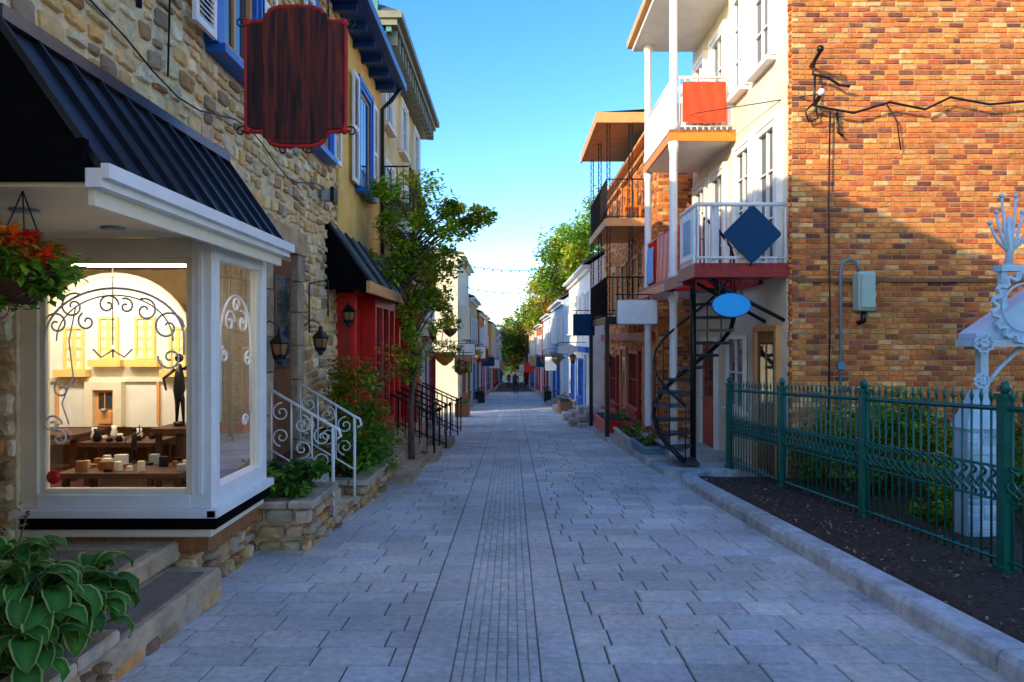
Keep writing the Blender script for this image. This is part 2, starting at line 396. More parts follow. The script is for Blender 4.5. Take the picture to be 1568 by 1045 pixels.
# street
mb=MB()
mb.add([(-2.9,-12,g(-12)),(3.0,-12,g(-12)),(3.0,170,g(170)),(-2.9,170,g(170))],[(0,1,2,3)],'joint')
PV=[(.68,.64,.58),(.72,.68,.61),(.62,.59,.54),(.7,.66,.61),(.75,.68,.58),(.65,.61,.55)]
def paver(x0,x1,y0,y1,col,h=.010,gp=.009):
    x0+=gp/2;x1-=gp/2;y0+=gp/2;y1-=gp/2; c=.005
    t=[R.uniform(-.0015,.0015) for _ in range(4)]; zz=lambda y:g(y)
    vs=[(x0,y0,zz(y0)+.001),(x1,y0,zz(y0)+.001),(x1,y1,zz(y1)+.001),(x0,y1,zz(y1)+.001),
        (x0+c,y0+c,zz(y0)+h+t[0]),(x1-c,y0+c,zz(y0)+h+t[1]),(x1-c,y1-c,zz(y1)+h+t[2]),(x0+c,y1-c,zz(y1)+h+t[3])]
    mb.add(vs,[(4,5,6,7),(0,1,5,4),(1,2,6,5),(2,3,7,6),(3,0,4,7)],'paver',col)
def section(xa,xb,w,d,ya,yb,stag=True):
    y=ya;r=0
    while y<yb:
        dd=d*R.choice([1,1,1,.9]) if stag else d
        x=xa; o=(R.uniform(.3,.7) if stag else 0)
        first=True
        while x<xb-.01:
            ww=w*(o if first and stag else 1)*(R.uniform(.85,1.15) if stag else 1); first=False
            if x+ww>xb-w*.25: ww=xb-x
            paver(x,x+ww,y,y+dd,jit(R.choice(PV),.1)); x+=ww
        y+=dd; r+=1
section(-2.85,-.57,.38,.255,1.5,60)
section(.37,2.75,.38,.255,1.5,60)
def column(xa,xb,d,ya,yb,ph=0,kk=1,gp=.008,h=.010):
    y=ya+ph
    while y<yb:
        dd=d*R.uniform(.9,1.1); c=jit(R.choice(PV),.08); paver(xa,xb,y,y+dd,tuple(q*kk for q in c),h,gp); y+=dd
column(-.57,-.32,.42,1.5,60); column(.15,.37,.42,1.5,60,.2)
mb.add([(-.32,1.5,g(1.5)+.004),(.15,1.5,g(1.5)+.004),(.15,60,g(60)+.004),(-.32,60,g(60)+.004)],[(0,1,2,3)],'slab',(.8,.9,1.05))
for i in range(8): 
    a=-.32+i*.47/8; 
    y=1.5
    while y<24:
        paver(a,a+.47/8,y,y+.1,jit(R.choice(PV),.07),.009,.0035); y+=.1
column(-.32,.15,.2,24,60,0,.97,.004)
mb.box(-.12,.05,19,19.35,g(19)+.002,g(19)+.02,'black')
mb.done('street_paving')
mb=MB()
for i in range(300):
    y=R.uniform(2.5,14); x=R.choice([R.uniform(-2.2,-1.2),R.uniform(1.6,2.4),R.uniform(-2,2.2)])
    if R.random()<.5: continue
    p=Vector((x,y,g(y)+.018)); a=R.uniform(0,6.3)
    leafq(mb,p,Vector((math.cos(a),math.sin(a),0.05)),Vector((0,0,1)),R.uniform(.015,.035),.015,R.choice([(.3,.15,.04),(.25,.2,.05),(.15,.07,.03)]))
mb.done('fallen_leaves')
# right kerb
def kx(y): return 2.66-.024*y
mb=MB()
y=-4.0
while y<9.5:
    d=R.uniform(.85,1.05); y1=min(y+d,9.7)
    a=kx(y);b=kx(y1);c=.03
    def K(x,yy,z): return (x,yy,g(yy)+z)
    y0_=y+.006;y1_=y1-.006
    pr=[(0,-.02),(0.005,.10),(.035,.135),(.2,.14),(.215,.12),(.215,-.02)]
    vs=[K(a+u,y0_,v) for u,v in pr]+[K(b+u,y1_,v) for u,v in pr]
    n=len(pr)
    mb.add(vs,[(i,(i+1)%n,n+(i+1)%n,n+i) for i in range(n)]+[tuple(range(n)),tuple(range(2*n-1,n-1,-1))],'kerb',jit((1,1,1),.12))
    y=y1
for i in range(6):
    a0=i*.26;a1=a0+.25
    cx,cy,r0,r1=3.35,9.7,.92,.70
    def q(a,r,z): yy=cy+r*math.sin(a)*.9; return (cx-r*math.cos(a),yy,g(yy)+z)
    mb.hexa([q(a0,r0,-.02),q(a0,r1,-.02),q(a1,r1,-.02),q(a1,r0,-.02),q(a0,r0,.14),q(a0,r1,.14),q(a1,r1,.14),q(a1,r0,.14)],'kerb',jit((.9,1,1.1),.1))
mb.done('stone_kerb')
# garden soil
mb=MB()
nxg,nyg=26,60
vs=[];fs=[]
for j in range(nyg+1):
    y=-2+ (9.72+2)*j/nyg
    for i in range(nxg+1):
        x=kx(y)+.2+(9-kx(y)-.2)*(i/nxg)**1.5
        vs.append((x,y,g(y)+.09+noise.noise(Vector((x*2,y*2,0)))*.035+(.04 if i else 0)))
for j in range(nyg):
    for i in range(nxg): a=j*(nxg+1)+i; fs.append((a,a+1,a+nxg+2,a+nxg+1))
mb.add(vs,fs,'soil',smooth=True)
for i in range(5600):
    y=R.uniform(1.5,9.6); x=kx(y)+.24+R.random()**1.3*2.2
    p=Vector((x,y,g(y)+.125+noise.noise(Vector((x*2,y*2,0)))*.035)); a=R.uniform(0,6.3)
    d=Vector((math.cos(a),math.sin(a),R.uniform(-.2,.5)));
    leafq(mb,p,d,Vector((R.uniform(-.5,.5),R.uniform(-.5,.5),1)),R.uniform(.02,.055),R.uniform(.012,.03),jit(R.choice([(.1,.06,.035),(.05,.03,.02),(.22,.13,.07),(.36,.24,.14)]),.3),'chip')
mb.done('garden_soil')
# ================================================================ LEFT HOUSE 1
H1=group('stone_shop_house')
XW=-2.55; f=FL(XW)
mb=MB()
def slab(y0,y1,z0,z1,k='mortar'): mb.box(XW-.3,XW,y0,y1,z0,z1,k)
slab(-8,2.9,-.3,6.42); slab(2.9,6.0,2.42,6.42); slab(6.0,9.9,-.9,6.42)
mb.box(XW-.3,XW+.03,9.9,13.05,2.3,6.42,'plaster_y')
mb.box(XW-.3,XW,9.9,13.05,-1,2.3,'darkred')
mb.box(-8.5,-8.2,-8,13.05,-1,6.42,'mortar'); mb.box(-8.2,XW-.3,-8,-7.7,0,6.42,'mortar'); mb.box(-8.2,XW-.3,12.75,13.05,-1,6.42,'plaster_y')
wins=[(5.73,6.62),(8.55,9.3),(11.0,11.95)]
holes=[(a-.08,b+.08,4.0,5.85) for a,b in wins]+[(6.85,8.1,-1,2.72)]
masonry(mb,f,2.9,9.9,2.43,6.42,holes,(.09,.165),(.11,.27),.035,'stone',STP,.14,.03,.15,.05)
masonry(mb,f,6.0,9.9,-.75,2.43,holes,(.1,.19),(.13,.32),.035,'stone',STP+STD[:3],.14,.028,.15,.05)
masonry(mb,f,-3,2.9,-.1,6.42,[],(.14,.26),(.2,.5),.05,'stone',STP,.12,.022,.2,.05)
mb.done('walls',H1)
mb=MB()
for a,b in wins:
    bs=.012 if a<10 else .045
    window(mb,f,a,b,4.08,5.78,'blue','wdark',0,0,.07,.1,base=bs,trim='blue')
    window(mb,f,a+.08,b-.08,4.16,5.7,'tan','wdark',1,0,.045,.06,base=bs+.006,sill=False)
    shutter(mb,f,a-.47,a-.1,4.08,5.8,'white',.085); shutter(mb,f,b+.1,b+.47,4.08,5.8,'white',.085)
mb.done('windows',H1)
# roof, eave
mb=MB()
def slope(y0,y1,pts,k,th=.06):
    for (a,b) in zip(pts[:-1],pts[1:]):
        mb.hexa([(a[0],y0,a[1]-th),(a[0],y1,a[1]-th),(b[0],y1,b[1]-th),(b[0],y0,b[1]-th),(a[0],y0,a[1]),(a[0],y1,a[1]),(b[0],y1,b[1]),(b[0],y0,b[1])],k)
slope(-8.2,13.15,[(-2.12,6.5),(-5.5,7.6),(-8.7,6.5)],'roofg')
mb.box(-2.55,-2.1,-8.1,13.1,6.36,6.425,'bluedk')
mb.box(-2.14,-2.02,-8.1,13.12,6.38,6.52,'bluedk')
for yy in [i*.6+3 for i in range(17)]: mb.box(-2.52,-2.18,yy,yy+.07,6.25,6.358,'bluedk')
mb.add([(-2.6,13.0,6.42),(-8.4,13.0,6.42),(-5.5,13.0,7.54)],[(0,1,2)],'plaster_y')
mb.add([(-2.6,-7.9,6.42),(-8.4,-7.9,6.42),(-5.5,-7.9,7.54)],[(0,1,2)],'plaster_y')
mb.tube([(-2.1,12.95,6.4),(-2.3,12.95,6.15),(-2.46,12.95,6.0),(-2.46,12.95,-.5)],.04,'black')
mb.done('roof_and_gutter',H1)
# lean-to seam roof
mb=MB()
ya,yb=3.27,5.92; e0=(-1.98,2.42);e1=(-2.5,3.17)
mb.add([(e0[0],ya,e0[1]),(e0[0],yb,e0[1]),(e1[0],yb,e1[1]),(e1[0],ya,e1[1])],[(0,1,2,3)],'roofm')
mb.add([(e0[0],ya,e0[1]-.02),(e1[0],ya,e1[1]-.02),(-2.55,ya,3.17),(-2.55,ya,2.37),(e0[0],ya,2.37)],[(0,1,2,3,4)],'blackmat')
mb.add([(e0[0],yb,e0[1]-.02),(e1[0],yb,e1[1]-.02),(-2.55,yb,3.17),(-2.55,yb,2.37),(e0[0],yb,2.37)],[(4,3,2,1,0)],'blackmat')
n=10
dv=Vector((e1[0]-e0[0],0,e1[1]-e0[1])); nv=Vector((dv.z,0,-dv.x)).normalized()
for i in range(n+1):
    y=ya+(yb-ya)*i/n
    a=Vector((e0[0],y,e0[1]));b=Vector((e1[0],y,e1[1]))
    P=[a+Vector((0,-.014,0)),b+Vector((0,-.014,0)),b+Vector((0,.014,0)),a+Vector((0,.014,0))]
    mb.hexa(P+[p+nv*.035 for p in P],'roofm',(.4,.4,.4))
mb.box(-2.55,-2.44,ya,yb,3.15,3.22,'roofm')
mb.box(-2.02,-1.94,ya-.04,yb+.04,2.33,2.42,'white'); mb.box(-1.94,-1.90,ya-.05,yb+.05,2.37,2.44,'white')
mb.box(-2.03,-2.0,ya,yb,2.25,2.33,'cream')
mb.box(-4.6,-2.03,ya,4.9,2.34,2.372,'cream'); mb.box(-2.55,-2.03,4.9,yb,2.34,2.372,'cream')
for (x,y) in ((-2.75,3.85),(-2.6,4.45)):
    mb.lathe((x,y,2.325),[(.07,0),(.075,.012)],'grey',16); 
mb.done('lean_to_metal_roof',H1)
mb=MB(); mb.box(-4.6,-2.02,3.22,3.26,2.36,2.56,'blackmat'); 
mb.box(-4.75,-4.6,2.9,4.9,-.3,2.5,'mortar')
masonry(mb,FF(4.85),-4.6,-3.52,-.3,2.33,[],(.12,.22),(.16,.36),.05,'stone',STP+STD,.12,.02,.2,.04)
mb.box(-4.6,-3.52,4.85,5.0,-.3,2.34,'mortar')
mb.done('recess_walls',H1)
# bay window
mb=MB()
ff=FF(4.92)
XL,XR=-3.52,-2.15
zb,zt=.5,2.2
mb.lb(ff,XL,XL+.12,.4,2.34,-.08,.03,'cream'); mb.lb(ff,XR-.15,XR,.4,2.34,-.08,.03,'white')
mb.lb(ff,XL+.12,XR-.15,zt,2.34,-.08,.02,'cream'); mb.lb(ff,XL+.12,XR-.15,.4,zb,-.08,.04,'white')
mb.lb(ff,XL+.12,XL+.16,zb,zt,-.05,.0,'cream'); mb.lb(ff,XR-.2,XR-.15,zb,zt,-.05,.0,'cream'); mb.lb(ff,XL+.16,XR-.2,zt-.04,zt,-.05,.0,'cream')
mb.lb(ff,XL+.16,XR-.2,zb,zb+.035,-.05,.01,'cream')
mb.lb(ff,XR-.1,XR-.06,.5,2.3,.03,.045,'white')
f2=FL(-2.15)
mb.lb(f2,4.922,5.0,.4,2.34,-.1,.012,'white'); mb.lb(f2,5.84,5.95,.4,2.34,-.1,.012,'white'); mb.lb(f2,5.0,5.84,2.2,2.34,-.1,.008,'white'); mb.lb(f2,5.0,5.84,.4,.54,-.1,.014,'white')
mb.lb(f2,5.0,5.03,.54,2.2,-.06,-.02,'cream'); mb.lb(f2,5.81,5.84,.54,2.2,-.06,-.02,'cream')
mb.box(-2.55,-2.16,5.88,5.94,.3,2.34,'white')
mb.box(XL-.05,-2.10,4.84,4.9,.34,.4,'white'); mb.box(-2.17,-2.09,4.84,6.0,.341,.402,'white')
mb.box(XL-.05,-2.12,4.88,5.98,.25,.338,'blackmat'); mb.box(XL,-2.16,4.9,5.94,.19,.248,'cream'); mb.box(XL,-2.2,4.95,5.92,.07,.188,'wood')
mb.done('bay_window_frame',H1,.006)
mb=MB()
mb.lb(ff,XL+.14,XR-.17,zb,zt,-.03,-.024,'glass'); mb.lb(f2,5.02,5.82,.54,2.2,-.045,-.04,'glass')
mb.done('bay_glass',H1)
mb=MB()
mb.box(XL,-2.3,5.05,5.9,-.6,.1,'mortar')
masonry(mb,FF(5.05),XL,-2.3,-.35,.12,[],(.09,.16),(.14,.3),.06,'stone',STD+STP[:2],.12,.02,.2,.03)
masonry(mb,FL(-2.3),5.05,5.95,-.4,.12,[],(.1,.18),(.12,.25),.07,'stone',STD+STP[:2],.12,.02,.2,.03)
mb.done('bay_foundation',H1)
# scroll decal on the glass
mb=MB()
u=Vector((1,0,0));v=Vector((0,0,1)); yg=4.915
cxm=-2.86
arc=[(cxm+.5*math.cos(a),yg,1.62+.36*math.sin(a)) for a in [math.pi*i/24 for i in range(25)]]
mb.tube([(cxm-.5,yg,1.0)]+arc[::-1]+[(cxm+.5,yg,1.5)],.009,'white',n=4)
arc=[(cxm+.42*math.cos(a),yg,1.60+.33*math.sin(a)) for a in [math.pi*i/24 for i in range(25)]]
mb.tube(arc[::-1],.006,'white',n=4)
for (x,z,r,st,tn) in ((cxm+.38,1.7,.12,0,1.4),(cxm+.22,1.82,.09,2,-1.3),(cxm+.4,1.48,.09,3,1.3),(cxm-.3,1.85,.1,1,1.4),(cxm-.42,1.72,.09,3,-1.3),(cxm-.05,1.86,.08,0,1.3),(cxm-.45,1.0,.07,0,1.4),(cxm-.4,.9,.06,2,-1.2),(cxm+.08,1.85,.06,2,-1.2),(cxm-.2,1.74,.07,2,1.2),(cxm-.38,1.25,.06,2,1.2)):
    mb.tube(spiral((x,yg,z),u,v,r,tn,st),.008,'white',n=4)
mb.tube([(cxm-.28,yg,1.85),(cxm-.33,yg,1.6),(cxm-.3,yg,1.35),(cxm-.38,yg,1.15),(cxm-.33,yg,1.0)],.006,'white',n=4)
yv=Vector((0,1,0)); xg=-2.185
arc=[(xg,5.42+.3*math.cos(a),1.6+.36*math.sin(a)) for a in [math.pi*i/20 for i in range(21)]]
mb.tube([(xg,5.72,1.0)]+arc+[(xg,5.12,1.0)],.007,'white',n=4)
for (y,z,r,st,tn) in ((5.3,1.75,.1,0,1.4),(5.55,1.75,.1,2,-1.4),(5.42,1.88,.07,0,1.3),(5.2,1.5,.07,2,1.3),(5.66,1.45,.07,1,1.3),(5.6,.95,.06,0,1.3)):
    mb.tube(spiral((xg,y,z),yv,v,r,tn,st),.006,'white',n=4)
mb.tube([(-3.3,yg,.62),(-3.3,yg-.004,.62)],.05,'red',n=16)
mb.done('glass_scroll_lettering',H1)
# shop interior
mb=MB()
bx=8.3
mb.box(-6.0,-2.6,bx,bx+.1,.3,2.6,'warm'); mb.box(-6.1,-6.0,5.0,bx,.3,2.6,'warm'); mb.box(-6.0,-2.4,5.06,bx,.3,.34,'woodfl')
mb.box(-6.0,-2.56,5.06,bx,2.45,2.5,'warm'); mb.box(-2.62,-2.56,5.98,bx,.34,2.45,'warm'); mb.box(-2.56,-2.2,5.06,5.88,2.29,2.33,'cream')
mb.box(-6,-3.52,5.06,5.1,.34,2.45,'warm'); mb.box(-2.56,-2.22,5.06,5.88,.34,.5,'woodfl')
fd=FF(6.75); ax=-3.93
arcp=[(ax+.74*math.cos(a),1.55+.68*math.sin(a)) for a in [math.pi*i/20 for i in range(21)]]
mb.prism([(ax+.74,.75)]+arcp+[(ax-.74,.75)],fd,-.05,0,'street_refl')  # arched panel stands in for the street's reflection in the shop glass
mb.tube([fd.p(ax+.76,.75,.0)]+[fd.p(ax+(a-ax)*1.03,1.55+(b-1.55)*1.03,0) for a,b in arcp]+[fd.p(ax-.76,.75,0)],.03,'cream',n=6)
for (x,w_,z_) in ((-4.42,.2,1.32),(-4.08,.2,1.42),(-3.72,.2,1.42),(-3.38,.16,1.32)):
    window(mb,fd,x,x+w_,z_,z_+.42,'yellow','cream',1,3,.025,.03,base=.012)
mb.lb(fd,ax-.7,ax+.7,1.2,1.24,.0,.03,'cream'); 
for x in (-4.5,-4.2,-3.85,-3.5): mb.lb(fd,x,x+.025,.78,1.2,.0,.03,'tan')
door(mb,fd,-4.1,-3.9,.76,1.12,'tan','cream')
def table(x0,x1,y0,y1,z,k='woodfl'):
    mb.box(x0,x1,y0,y1,z-.04,z,k)
    for x in (x0+.03,x1-.07):
        for y in (y0+.03,y1-.07): mb.box(x,x+.04,y,y+.04,.34,z-.04,k)
table(-3.45,-2.5,5.15,5.6,.6); table(-3.75,-3.1,5.9,6.3,.72); table(-3.05,-2.75,5.75,6.2,.86); table(-4.6,-3.9,6.1,6.6,.76)
mb.box(-3.2,-2.8,7.2,7.8,.34,1.5,'woodfl')
for i in range(26):
    x=R.uniform(-3.4,-2.55);y=R.uniform(5.2,5.55);w=R.uniform(.03,.07);h=R.uniform(.02,.09)
    mb.box(x,x+w,y,y+w*.7,.601,.6+h,R.choice(['white','cream','black','wood','black','grey']))
for i in range(12):
    x=R.uniform(-3.7,-3.15);y=R.uniform(5.95,6.25);h=R.uniform(.03,.12)
    mb.lathe((x,y,.721),[(.02,0),(.035,h*.3),(.02,h*.7),(.025,h)],R.choice(['white','black','black','cream']),8)
def figure(x,y,z,s,k='black'):
    mb.tube([(x,y,z),(x,y,z+.05*s)],.06*s,k); mb.tube([(x-.03*s,y,z+.05*s),(x-.02*s,y,z+.28*s),(x,y,z+.42*s),(x,y,z+.6*s),(x,y,z+.72*s)],[.015*s,.03*s,.07*s,.05*s,.025*s],k,n=8)
    mb.tube([(x+.05*s,y,z+.05*s),(x+.04*s,y,z+.3*s),(x,y,z+.42*s)],[.014*s,.026*s,.04*s],k); mb.ball((x,y,z+.79*s),.05*s,k)
    mb.tube([(x-.05*s,y,z+.66*s),(x-.17*s,y-.02,z+.55*s),(x-.12*s,y-.05,z+.42*s)],[.022*s,.017*s,.012*s],k); mb.tube([(x+.05*s,y,z+.66*s),(x+.16*s,y-.02,z+.72*s),(x+.2*s,y-.05,z+.9*s)],[.022*s,.017*s,.012*s],k)
figure(-2.9,5.95,.86,.75); figure(-3.1,5.6,.6,.35)
mb.tube([(-3.45,5.9,2.45),(-3.45,5.9,1.55)],.005,'black')
for a in range(6):
    c,s_=math.cos(a*1.05),math.sin(a*1.05)
    mb.tube([(-3.45,5.9,1.52),(-3.45+.1*c,5.9+.1*s_,1.46),(-3.45+.17*c,5.9+.17*s_,1.53)],.006,'black'); mb.ball((-3.45+.17*c,5.9+.17*s_,1.55),.014,'bulb')
mb.box(-3.38,-2.45,5.22,5.27,2.17,2.2,'tube')
mb.done('shop_interior',H1)
def arealamp(name,loc,e,sx,sy,col,rx=0):
    l=bpy.data.lights.new(name,'AREA'); l.energy=e; l.shape='RECTANGLE'; l.size=sx; l.size_y=sy; l.color=col
    o=bpy.data.objects.new(name,l); o.location=loc; o.rotation_euler=(math.radians(rx),0,0); bpy.context.scene.collection.objects.link(o); o.parent=H1
arealamp('panel_fill_lamp',(-3.9,5.75,2.4),66,1.3,.25,(1,.9,.7),38)  # unseen lamp added, tilted to brighten the arched panel
arealamp('window_strip_lamp',(-3.0,5.3,2.15),9,1.0,.1,(1,.86,.6))
# door with stone surround
mb=MB()
mb.lb(f,6.95,8.0,-.2,2.62,-.12,.004,'dstone'); 
for (a,b) in ((6.85,7.08),(7.87,8.12)):
    v_=-.45
    while v_<2.6:
        h=R.uniform(.3,.5); mb.lb(f,a,b,v_+.006,min(2.6,v_+h)-.006,0,.075+R.uniform(0,.015),'dstone',jit(W,.2)); v_+=h
mb.lb(f,6.8,8.18,2.6,2.86,0,.1,'dstone',(1.3,1.2,1.1))
mb.lb(f,7.15,7.8,.35,2.5,.01,.03,'wood',(.5,.45,.4)); mb.lb(f,7.25,7.7,1.3,2.3,.03,.045,'wdark')
mb.done('stone_door_surround',H1,.008)
mb=MB()
for i in range(4):
    mb.cbox(XW+.03,XW+.25+.14*(4-i)-.1,7.08,7.92,-.45+(i*.18 if i else -.1),-.45+.18*(i+1)-.004,'slab',jit(W,.15))
mb.done('entrance_steps')
def whiterail(y,name):
    mb=MB(); a=Vector((XW+.07,y,1.1)); b=Vector((-1.84,y,.72))
    gz=g(y)
    mb.tube([a,b,b+Vector((.06,0,-.03)),b+Vector((.08,0,-.1)),b+Vector((.03,0,-.13))],.016,'white'); lo=Vector((0,0,-.62))
    mb.tube([a+lo,b+lo],.01,'white')
    mb.tube([b,Vector((b.x,y,gz))],.018,'white'); mb.tube([a,Vector((a.x,y,a.z-.8))],.014,'white')
    for t in (.33,.66):
        p=a.lerp(b,t); mb.tube([p,p+lo],.01,'white')
    for t,sg in ((.17,1),(.5,-1),(.83,1)):
        p=a.lerp(b,t)
        mb.tube(spiral(p+Vector((0,0,-.17)),(1,0,0),(0,0,1),.1,1.4*sg,1.5,),.008,'white',n=4)
        mb.tube(spiral(p+Vector((0,0,-.42)),(1,0,0),(0,0,1),.1,-1.4*sg,4.6,),.008,'white',n=4)
    return mb.done(name)
whiterail(7.02,'white_iron_handrail'); whiterail(7.98,'white_iron_handrail')
def stoneplanter(name,x0,x1,y0,y1,h,pal=STD):
    mb=MB(); z0=min(g(y0),g(y1))-.1; zt=g(y0)+h
    mb.box(x0,x1-.07,y0+.07,y1-.05,z0,zt-.065,'mortar'); 
    masonry(mb,FF(y0+.07),x0,x1,g(y0)-.03,zt-.06,[],(.08,.15),(.14,.32),.07,'stone',pal,.1,.016,.2,.02)
    masonry(mb,FL(x1-.07),y0,y1,g(y1)-.03,zt-.06,[],(.08,.15),(.14,.32),.07,'stone',pal,.1,.016,.2,.02)
    y=y0-.02
    while y<y1:
        d=min(R.uniform(.3,.5),y1-y); 
        if d<.08: break
        mb.cbox(x1-.2,x1+.03,y,y+d-.012,zt-.06,zt+R.uniform(0,.01),'slab',jit(W,.15),.012); y+=d
    mb.cbox(x0,x1-.215,y0-.02,y0+.18,zt-.06,zt+.004,'slab',jit(W,.15),.012)
    mb.box(x0,x1-.2,y0+.18,y1-.05,zt-.1,zt-.02,'soil')
    return mb.done(name)
stoneplanter('stone_planter',-2.5,-1.8,6.1,6.98,.45)
stoneplanter('stone_planter',-2.5,-1.72,8.05,9.75,.34)
stoneplanter('stone_planter',-3.1,-1.93,2.2,3.33,.3)
mb=MB()
masonry(mb,FL(-1.83),6.98,8.05,-.5,-.2,[],(.08,.13),(.15,.3),.05,'stone',STD,.1,.016); mb.box(-2.1,-1.83,6.98,8.05,-.6,-.22,'mortar'); mb.done('stone_border')
# slab steps under the bay
mb=MB()
mb.cbox(-3.4,-2.06,3.35,4.85,-.4,0.0,'slab',(.9,.85,.75),.02); mb.cbox(-3.4,-2.42,3.6,5.0,0.001,.15,'slab',(.95,.82,.68),.02); mb.cbox(-2.38,-2.12,3.5,4.7,.001,.012,'slab',(.35,.36,.38),.004); mb.cbox(-3.3,-2.5,3.75,4.7,.151,.162,'slab',(.35,.36,.38),.004)
masonry(mb,FL(-2.075),3.35,4.85,-.33,-.1,[],(.09,.12),(.15,.35),.04,'stone',STD,.1,.014)
mb.done('stone_steps')
# hostas
def hosta(mb,cx,cy,cz,nl,L):
    for i in range(nl):
        a=R.uniform(0,2*math.pi); el=R.uniform(.25,1.4); l=L*R.uniform(.6,1.1); w=l*.46
        d=Vector((math.cos(a),math.sin(a),0)); s=Vector((-d.y,d.x,0))
        p=Vector((cx,cy,cz))+Vector((R.uniform(-.05,.05),R.uniform(-.05,.05),0)); cols=[];vs=[]
        kk=R.uniform(.5,1.35); ed=(.6*kk,.66*kk,.18*kk); gr=(.035*kk,.15*kk,.02*kk); gm=(.08*kk,.27*kk,.035*kk)
        n=7; stalk=l*.6
        q=p+d*stalk*math.cos(el)+Vector((0,0,stalk*math.sin(el)))
        mb.tube([p,q],.006,'leaf',n=4,col=(.1,.2,.04))
        ang=el
        for j in range(n+1):
            t=j/n; ww=w*.5*math.sin(math.pi*min(1,t*.93+.07))**.7*(1-.15*t)
            if j==n: ww=.001
            nrm=Vector((0,0,1))*math.cos(ang)-d*math.sin(ang)
            for kx_,cc in ((-1,ed),(-.8,gr),(0,gm),(.8,gr),(1,ed)):
                vs.append(q+s*ww*kx_+nrm*(abs(kx_)*ww*.35+.004*math.sin(j*2.5+kx_*2))); cols.append(cc)
            ang-=.28+R.uniform(0,.1); q=q+(d*math.cos(ang)+Vector((0,0,math.sin(ang))))*(l*.8/n)
        fs=[(j*5+i2,j*5+i2+1,(j+1)*5+i2+1,(j+1)*5+i2) for j in range(n) for i2 in range(4)]
        mb.add(vs,fs,'leaf',cols,True)
mb=MB()
for (x,y,z) in ((-2.04,2.85,.24),(-2.35,3.0,.36),(-2.02,3.15,.26),(-2.6,2.75,.36),(-2.4,3.25,.38),(-2.75,3.15,.36),(-2.14,3.0,.44),(-2.55,3.0,.5),(-2.08,3.3,.34),(-2.3,3.15,.48)):
    hosta(mb,x,y,z,44,.25)
for i in range(8):
    x=R.uniform(-2.7,-2.1);y=R.uniform(2.8,3.2); mb.tube([(x,y,.3),(x+R.uniform(-.05,.05),y,.6),(x+R.uniform(-.1,.1),y,.85)],.004,'leaf',n=4,col=(.2,.08,.05))
    crown(mb,(x,y,.82),(.06,.06,.06),20,.03,[(.2,.05,.03),(.35,.25,.1)],3)
mb.done('hosta_plant')
def shrub(name,parts):
    mb=MB()
    for (c,rad,n,size,pal,cl) in parts: 
        cps=crown(mb,c,rad,n,size,pal,cl,cr=.4)
        b=Vector((c[0],c[1],c[2]-rad[2]))
        for q in cps[:8]: mb.tube([b,b.lerp(q,.5)+Vector((0,0,.02)),q],[.012,.008,.003],'bark',n=4)
    return mb.done(name)
shrub('leafy_shrub',[((-2.12,6.55,.26),(.38,.44,.2),1500,.085,GD+GR[:1],26)])
shrub('rose_bush',[((-2.0,8.9,.3),(.4,.8,.5),2600,.085,GR+GD,34),((-1.95,8.7,.9),(.35,.5,.5),1600,.08,GR+OR[:2],22),((-1.7,8.5,1.25),(.25,.3,.35),260,.06,OR,10)])
shrub('ground_ivy',[((-1.8,9.3,-.05),(.2,.6,.2),500,.06,GR,14)])
# hanging flower basket
mb=MB()
bc=(-2.38,3.32,1.92)
mb.lathe(bc,[(.04,-.14),(.1,-.1),(.15,0),(.155,.02)],'woodfl',14)
for a in range(3): mb.tube([(bc[0]+.15*math.cos(a*2.1),bc[1]+.15*math.sin(a*2.1),bc[2]),(bc[0],bc[1],2.33)],.004,'black',n=4)
crown(mb,(bc[0]+.02,bc[1],bc[2]+.02),(.25,.22,.15),1700,.055,GR+[(.25,.4,.05)],28)
crown(mb,(bc[0],bc[1]-.05,bc[2]+.13),(.22,.2,.12),1100,.05,[(.98,.15,.02),(.95,.32,.03),(.85,.06,.02)],20,cr=.22)
mb.done('hanging_flower_basket')
mb=MB(); mb.tube([(-3.58,4.78,1.83),(-3.58,4.76,1.83)],.1,'cream',n=20); mb.tube([(-3.58,4.758,1.83),(-3.58,4.755,1.83)],.08,'red',n=20); mb.tube([(-3.58,4.754,1.83),(-3.58,4.752,1.83)],.072,'cream',n=20); mb.done('oval_house_plaque')
def lantern(name,x,y,z,s=1,side=1):
    mb=MB()
    mb.tube([(x-.2*side,y,z+.2*s),(x-.1*side,y,z+.28*s),(x,y,z+.22*s)],.008,'black')
    mb.lathe((x,y,z),[(.05*s,-.1*s),(.085*s,.06*s),(.11*s,.065*s),(.03*s,.15*s),(.02*s,.2*s)],'black',6,smooth=False)
    mb.lathe((x,y,z),[(.052*s,-.085*s),(.087*s,.05*s)],'wood',6,smooth=False)
    for a in range(6):
        c,s_=math.cos(a*math.pi/3),math.sin(a*math.pi/3); mb.tube([(x+.055*s*c,y+.055*s*s_,z-.1*s),(x+.09*s*c,y+.09*s*s_,z+.06*s)],.006,'black',n=4)
    mb.lathe((x,y,z-.12*s),[(.02*s,-.03*s),(.05*s,.02*s)],'black',6)
    return mb.done(name)
lantern('wall_lantern',-2.3,6.75,1.52,1.0); lantern('wall_lantern',-2.3,8.2,1.58,1.0)
mb=MB()
mb.box(-2.5,-2.38,8.95,9.1,3.45,3.6,'grey'); mb.box(-2.38,-2.33,8.93,9.12,3.43,3.62,'black'); mb.done('wall_vent')
mb=MB()
pts=[(-2.47,3.3+i*.35,3.5+.1*math.sin(i*.9)-.0*i) for i in range(19)]; mb.tube(pts,.008,'black',n=4)
mb.tube([(-2.47,4.9,6.3),(-2.46,4.95,5),(-2.47,4.9,3.5)],.008,'black',n=4)
